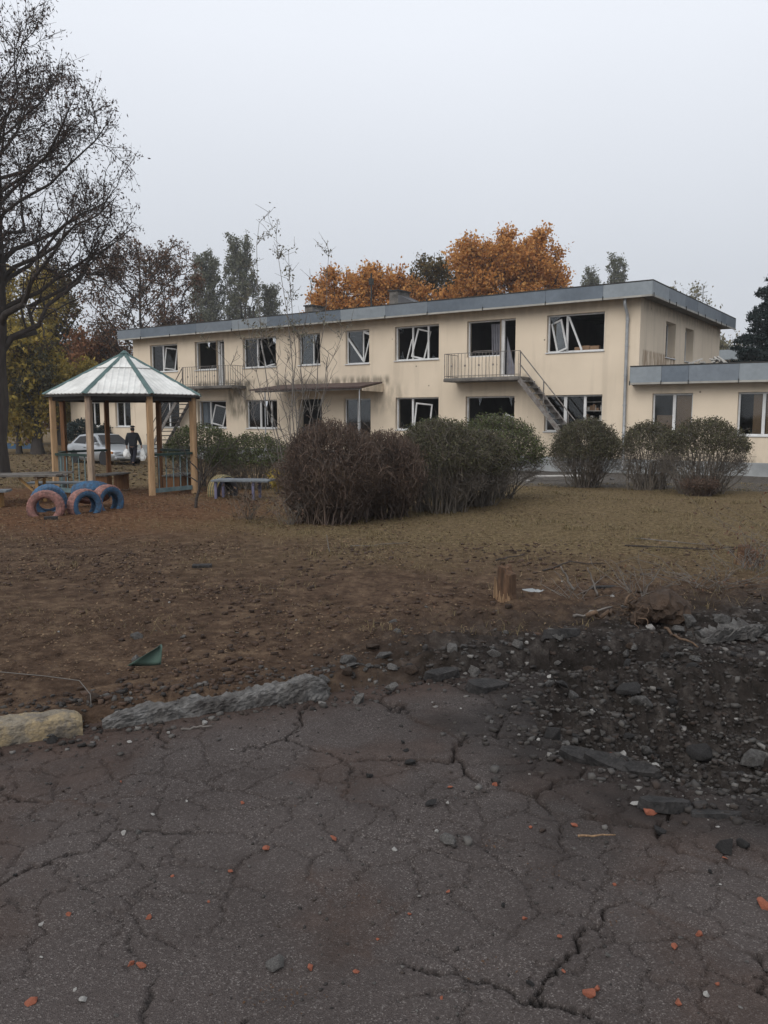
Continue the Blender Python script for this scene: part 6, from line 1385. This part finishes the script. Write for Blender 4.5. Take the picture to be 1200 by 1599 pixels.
# cut stump, splintered
def stump(x, y, rad, H, seed, label, split=True):
    r = random.Random(seed); t = empty('stump', (x, y, gz(x, y) - .03)); b = MB(); n = 22; lv = 7
    for j in range(lv):
        f = j / (lv - 1)
        for i in range(n):
            a = 2 * math.pi * i / n; top = H * (1 - .22 * (math.cos(a - 2.6) < -.2) - .10 * abs(math.sin(a * 2.5)) * r.random()); rd = rad * (1.28 - .28 * min(1, f * 3)) * (1 + .06 * math.sin(a * 5 + seed)) * (1 - .08 * f)
            b.v.append((rd * math.cos(a), rd * math.sin(a) * .8, top * f))
    for j in range(lv - 1):
        for i in range(n): i2 = (i + 1) % n; b.f.append((j * n + i, j * n + i2, (j + 1) * n + i2, (j + 1) * n + i))
    b.v.append((0, 0, H * .9)); c = len(b.v) - 1
    for i in range(n): b.f.append(((lv - 1) * n + i, (lv - 1) * n + (i + 1) % n, c))
    b.build('trunk', M['bark_stump'], t, smooth=False)
    if split:
        for k in range(20):
            a = math.pi * (.85 + .75 * r.random()); rd = rad * r.uniform(.98, 1.18); h = H * r.uniform(.18, .62) * (1.15 if a < 3.6 else .6); p0 = Vector((rd * math.cos(a), rd * math.sin(a) * .9, 0)); p1 = p0 + Vector((r.uniform(-.02, .01), r.uniform(-.01, .01), h))
            MB().tube([tuple(p0), tuple((p0 + p1) / 2), tuple(p1)], [.012, .010, .004], 4).build('splinter', M['wood_split'], t)
    tag(t, label, 'stump', 'tree stumps')
stump(1.04, 6.75, .085, .33, 2, 'splintered pale brown stump standing alone on the torn soil')
stump(3.86, 8.45, .11, .24, 5, 'low reddish stump among weeds at right edge of lawn')
# torn root ball
def root_ball(x, y, seed, label):
    r = np.random.default_rng(seed); t = empty('root_ball', (x, y, gz(x, y) - .02))
    for k in range(9):      # clods of earth held between the roots
        bm = bmesh.new(); bmesh.ops.create_icosphere(bm, subdivisions=3, radius=r.uniform(.06, .12)); o3 = r.uniform(0, 50)
        for v in bm.verts:
            p = v.co; n_ = fbm(np.array([p.x * 16 + o3]), np.array([p.y * 16 + p.z * 19]), 3, 5, .65)[0] - .5; v.co = p * (1 + n_ * 1.3)
        me = bpy.data.meshes.new('earth'); bm.to_mesh(me); bm.free(); link('earth', me, M['clod'], t, (r.uniform(-.2, .2), r.uniform(-.1, .1), r.uniform(.03, .16)), (0, 0, r.uniform(0, 6)))
    for k in range(64):
        a = r.uniform(0, 6.3); d = np.array([math.cos(a), math.sin(a) * .7 - .2, r.uniform(-.35, .75)]); d /= np.linalg.norm(d)
        p0 = np.array([r.uniform(-.14, .14), r.uniform(-.06, .06), r.uniform(.05, .16)]); p1 = p0 + d * r.uniform(.10, .30); big = k < 12
        P = curve(p0, p1, r, .12, 7, .05); MB().tube([tuple(q) for q in P], list(np.linspace(r.uniform(.008, .016) if big else r.uniform(.002, .005), .0015, 7)), 5).build('root', M['root'], t, smooth=True)
    tag(t, label, 'root ball')
root_ball(2.0, 6.05, 4, 'torn root ball of dark earth and roots beyond the crater')
def stick(pts, rad, m, label, group='broken sticks and branches'):
    x0, y0 = pts[0][0], pts[0][1]; P = [(x, y, gz(x, y) + h) for x, y, h in pts]; k = 9; Q = []; rq = random.Random(int(x0 * 1000))
    for i in range(k):
        f = i / (k - 1) * (len(P) - 1); a = min(int(f), len(P) - 2); g = f - a; Q.append(tuple(P[a][c] * (1 - g) + P[a + 1][c] * g + (rq.gauss(0, rad * .7) if 0 < i < k - 1 else 0) for c in range(3)))
    o = MB().tube(Q, [rad * (1 - .5 * i / (k - 1)) for i in range(k)], 6).build('stick', M[m], None, smooth=True); tag(o, label, 'stick', group)
stick([(1.55, 6.02, .05), (1.78, 6.08, .06)], .022, 'root', 'thick broken root lying left of the root ball')
stick([(1.5, 6.25, .05), (1.82, 6.3, .08)], .013, 'bark_pale', 'pale broken root above the thick one beside root ball')
stick([(1.72, 7.15, .0), (1.60, 7.2, .22)], .012, 'bark_pale', 'pale upright stick between stump and root ball')
stick([(1.86, 6.9, .0), (1.78, 6.95, .27)], .010, 'bark_pale', 'pale leaning stick just behind the root ball')
stick([(2.05, 5.75, .05), (2.22, 5.55, .0)], .012, 'root', 'root end pointing from root ball to the crater')
stick([(1.6, 8.0, .01), (1.95, 8.35, .02), (2.3, 8.3, .02)], .009, 'bark_dark', 'dark thin branch lying on lawn behind the root ball')
stick([(1.2, 8.55, .01), (1.6, 8.85, .02)], .008, 'bark_dark', 'dark short twig lying on lawn behind the stump')
stick([(-.4, 9.5, .01), (.3, 9.75, .02)], .007, 'bark_pale', 'pale twig on the soil in front of bare shrubs')
stick([(-.62, 9.1, .0), (-.66, 9.12, .2)], .006, 'bark_pale', 'thin pale stalk standing alone on open soil')
stick([(2.9, 9.6, .01), (3.7, 9.2, .03), (4.3, 9.3, .05)], .010, 'bark_dark', 'long dark branch across the lawn at right')
stick([(3.2, 10.2, .01), (3.9, 9.7, .02)], .008, 'bark_pale', 'pale branch on the lawn near right photo edge')
stick([(.75, 2.95, .012), (.9, 2.97, .012)], .005, 'wood_split', 'straw coloured splinter on the cracked road')
stick([(-1.05, 4.02, .012), (-.9, 4.06, .012)], .007, 'bark_pale', 'pale chip in front of the rough kerb')
# bent green sheet scrap, wires, planks
b = MB(); nu, nv = 10, 6
for j in range(nv):
    for i in range(nu):
        f, g = i / (nu - 1), j / (nv - 1); wq = (1 - g * .86); x = -.11 + .205 * (f * wq + g * .92); b.v.append((x, .03 * math.sin(f * 3) + g * .03, .005 + .135 * g + .025 * (2 * f - 1)**2 * (1 - g)))
nV = nu * nv
for v in list(b.v): b.v.append((v[0], v[1] + .003, v[2]))
for j in range(nv - 1):
    for i in range(nu - 1):
        q = (j * nu + i, j * nu + i + 1, (j + 1) * nu + i + 1, (j + 1) * nu + i); b.f.append(q); b.f.append(tuple(nV + v for v in q[::-1]))
rim_ = [i for i in range(nu)] + [j * nu + nu - 1 for j in range(1, nv)] + [(nv - 1) * nu + i for i in range(nu - 2, -1, -1)] + [j * nu for j in range(nv - 2, 0, -1)]
for k in range(len(rim_)): a, c = rim_[k], rim_[(k + 1) % len(rim_)]; b.f.append((a, nV + a, nV + c, c))
o = b.build('metal_scrap', M['scrap_green'], None, (-1.47, 4.83, gz(-1.47, 4.83) + .0), (R(18), 0, R(4)), smooth=True); tag(o, 'bent triangular green metal scrap on soil behind the kerb', 'scrap')
def wire(pts, rad, m, label):
    P = [(x, y, gz(x, y) + h) for x, y, h in pts]; o = MB().tube(P, rad, 5).build('wire', M[m], None, smooth=True); tag(o, label, 'wire', 'loose wires')
wire([(-2.6, 4.5, .10), (-2.2, 4.45, .11), (-1.9, 4.42, .10), (-1.7, 4.36, .09), (-1.6, 4.25, .05), (-1.58, 4.2, .0)], .0024, 'cable', 'grey wire looping over soil behind the yellow kerb')
def slabpiece(x, y, l, w_, h, rz, m, label, cat, tilt=0, z=0):
    o = MB().box((-l / 2, -w_ / 2, 0), (l / 2, w_ / 2, h)).build(cat.replace(' ', '_'), M[m], None, (x, y, gz(x, y) + z), (tilt, 0, rz), bevel=.004); tag(o, label, cat)
slabpiece(2.0, 7.2, .24, .05, .025, R(6), 'asphalt_chunk', 'small dark board on soil behind the root ball', 'board')
slabpiece(1.35, 7.1, .17, .16, .012, R(20), 'plinth', 'grey slate piece on soil right of the stump', 'slate piece')
slabpiece(5.2, 24.2, 1.5, .12, .04, R(10), 'paper', 'white broken plank lying before the plinth below the stair', 'plank', R(6), .12)
slabpiece(-7.4, 36.6, .5, .3, .25, R(20), 'wood_grey', 'dark crate by the foot of the left stair', 'crate')
slabpiece(-5.2, 12.5, .2, .12, .05, R(20), 'asphalt_chunk', 'dark flat slab before the tyres', 'slab')
slabpiece(-1.9, 8.3, .2, .1, .03, R(10), 'asphalt_chunk', 'dark flat shard on open soil at left', 'shard')
for k, (x, y) in enumerate(((4.2, 23.5), (4.9, 25.2), (6.1, 23.9), (7.6, 22.6), (8.7, 22.3), (6.9, 24.4), (3.2, 24.6))):
    rock('rubble_lump', x, y, .18 + .03 * (k % 4), 'stone' if k % 2 else 'stone_white', ['pale rubble lump on gravel left of the lone rounded shrub', 'grey rubble lump close to plinth behind the lone shrub', 'pale rubble lump on gravel between rounded and see-through shrubs', 'grey rubble lump on gravel behind the see-through shrubs', 'pale rubble lump by the weed at wing plinth', 'grey rubble lump against wing wall behind shrubs', 'pale rubble lump below the stair foot'][k], 'rubble', 'rubble lumps along the building')
# ---------------------------------------------------------------- haze
hz = MB().box((-420, -70, -2.5), (420, 420, 34)).build('haze', None)
hm = bpy.data.materials.new('haze'); hm.use_nodes = True; n = hm.node_tree; n.nodes.remove(n.nodes['Principled BSDF']); pvn = n.nodes.new('ShaderNodeVolumePrincipled')
pvn.inputs['Color'].default_value = (.86, .89, .93, 1); pvn.inputs['Density'].default_value = HAZE; pvn.inputs['Anisotropy'].default_value = .2
n.links.new(pvn.outputs[0], n.nodes['Material Output'].inputs['Volume']); hz.data.materials.append(hm); hz['kind'] = 'stuff'; hz['label'] = 'thin grey autumn haze over the whole place'
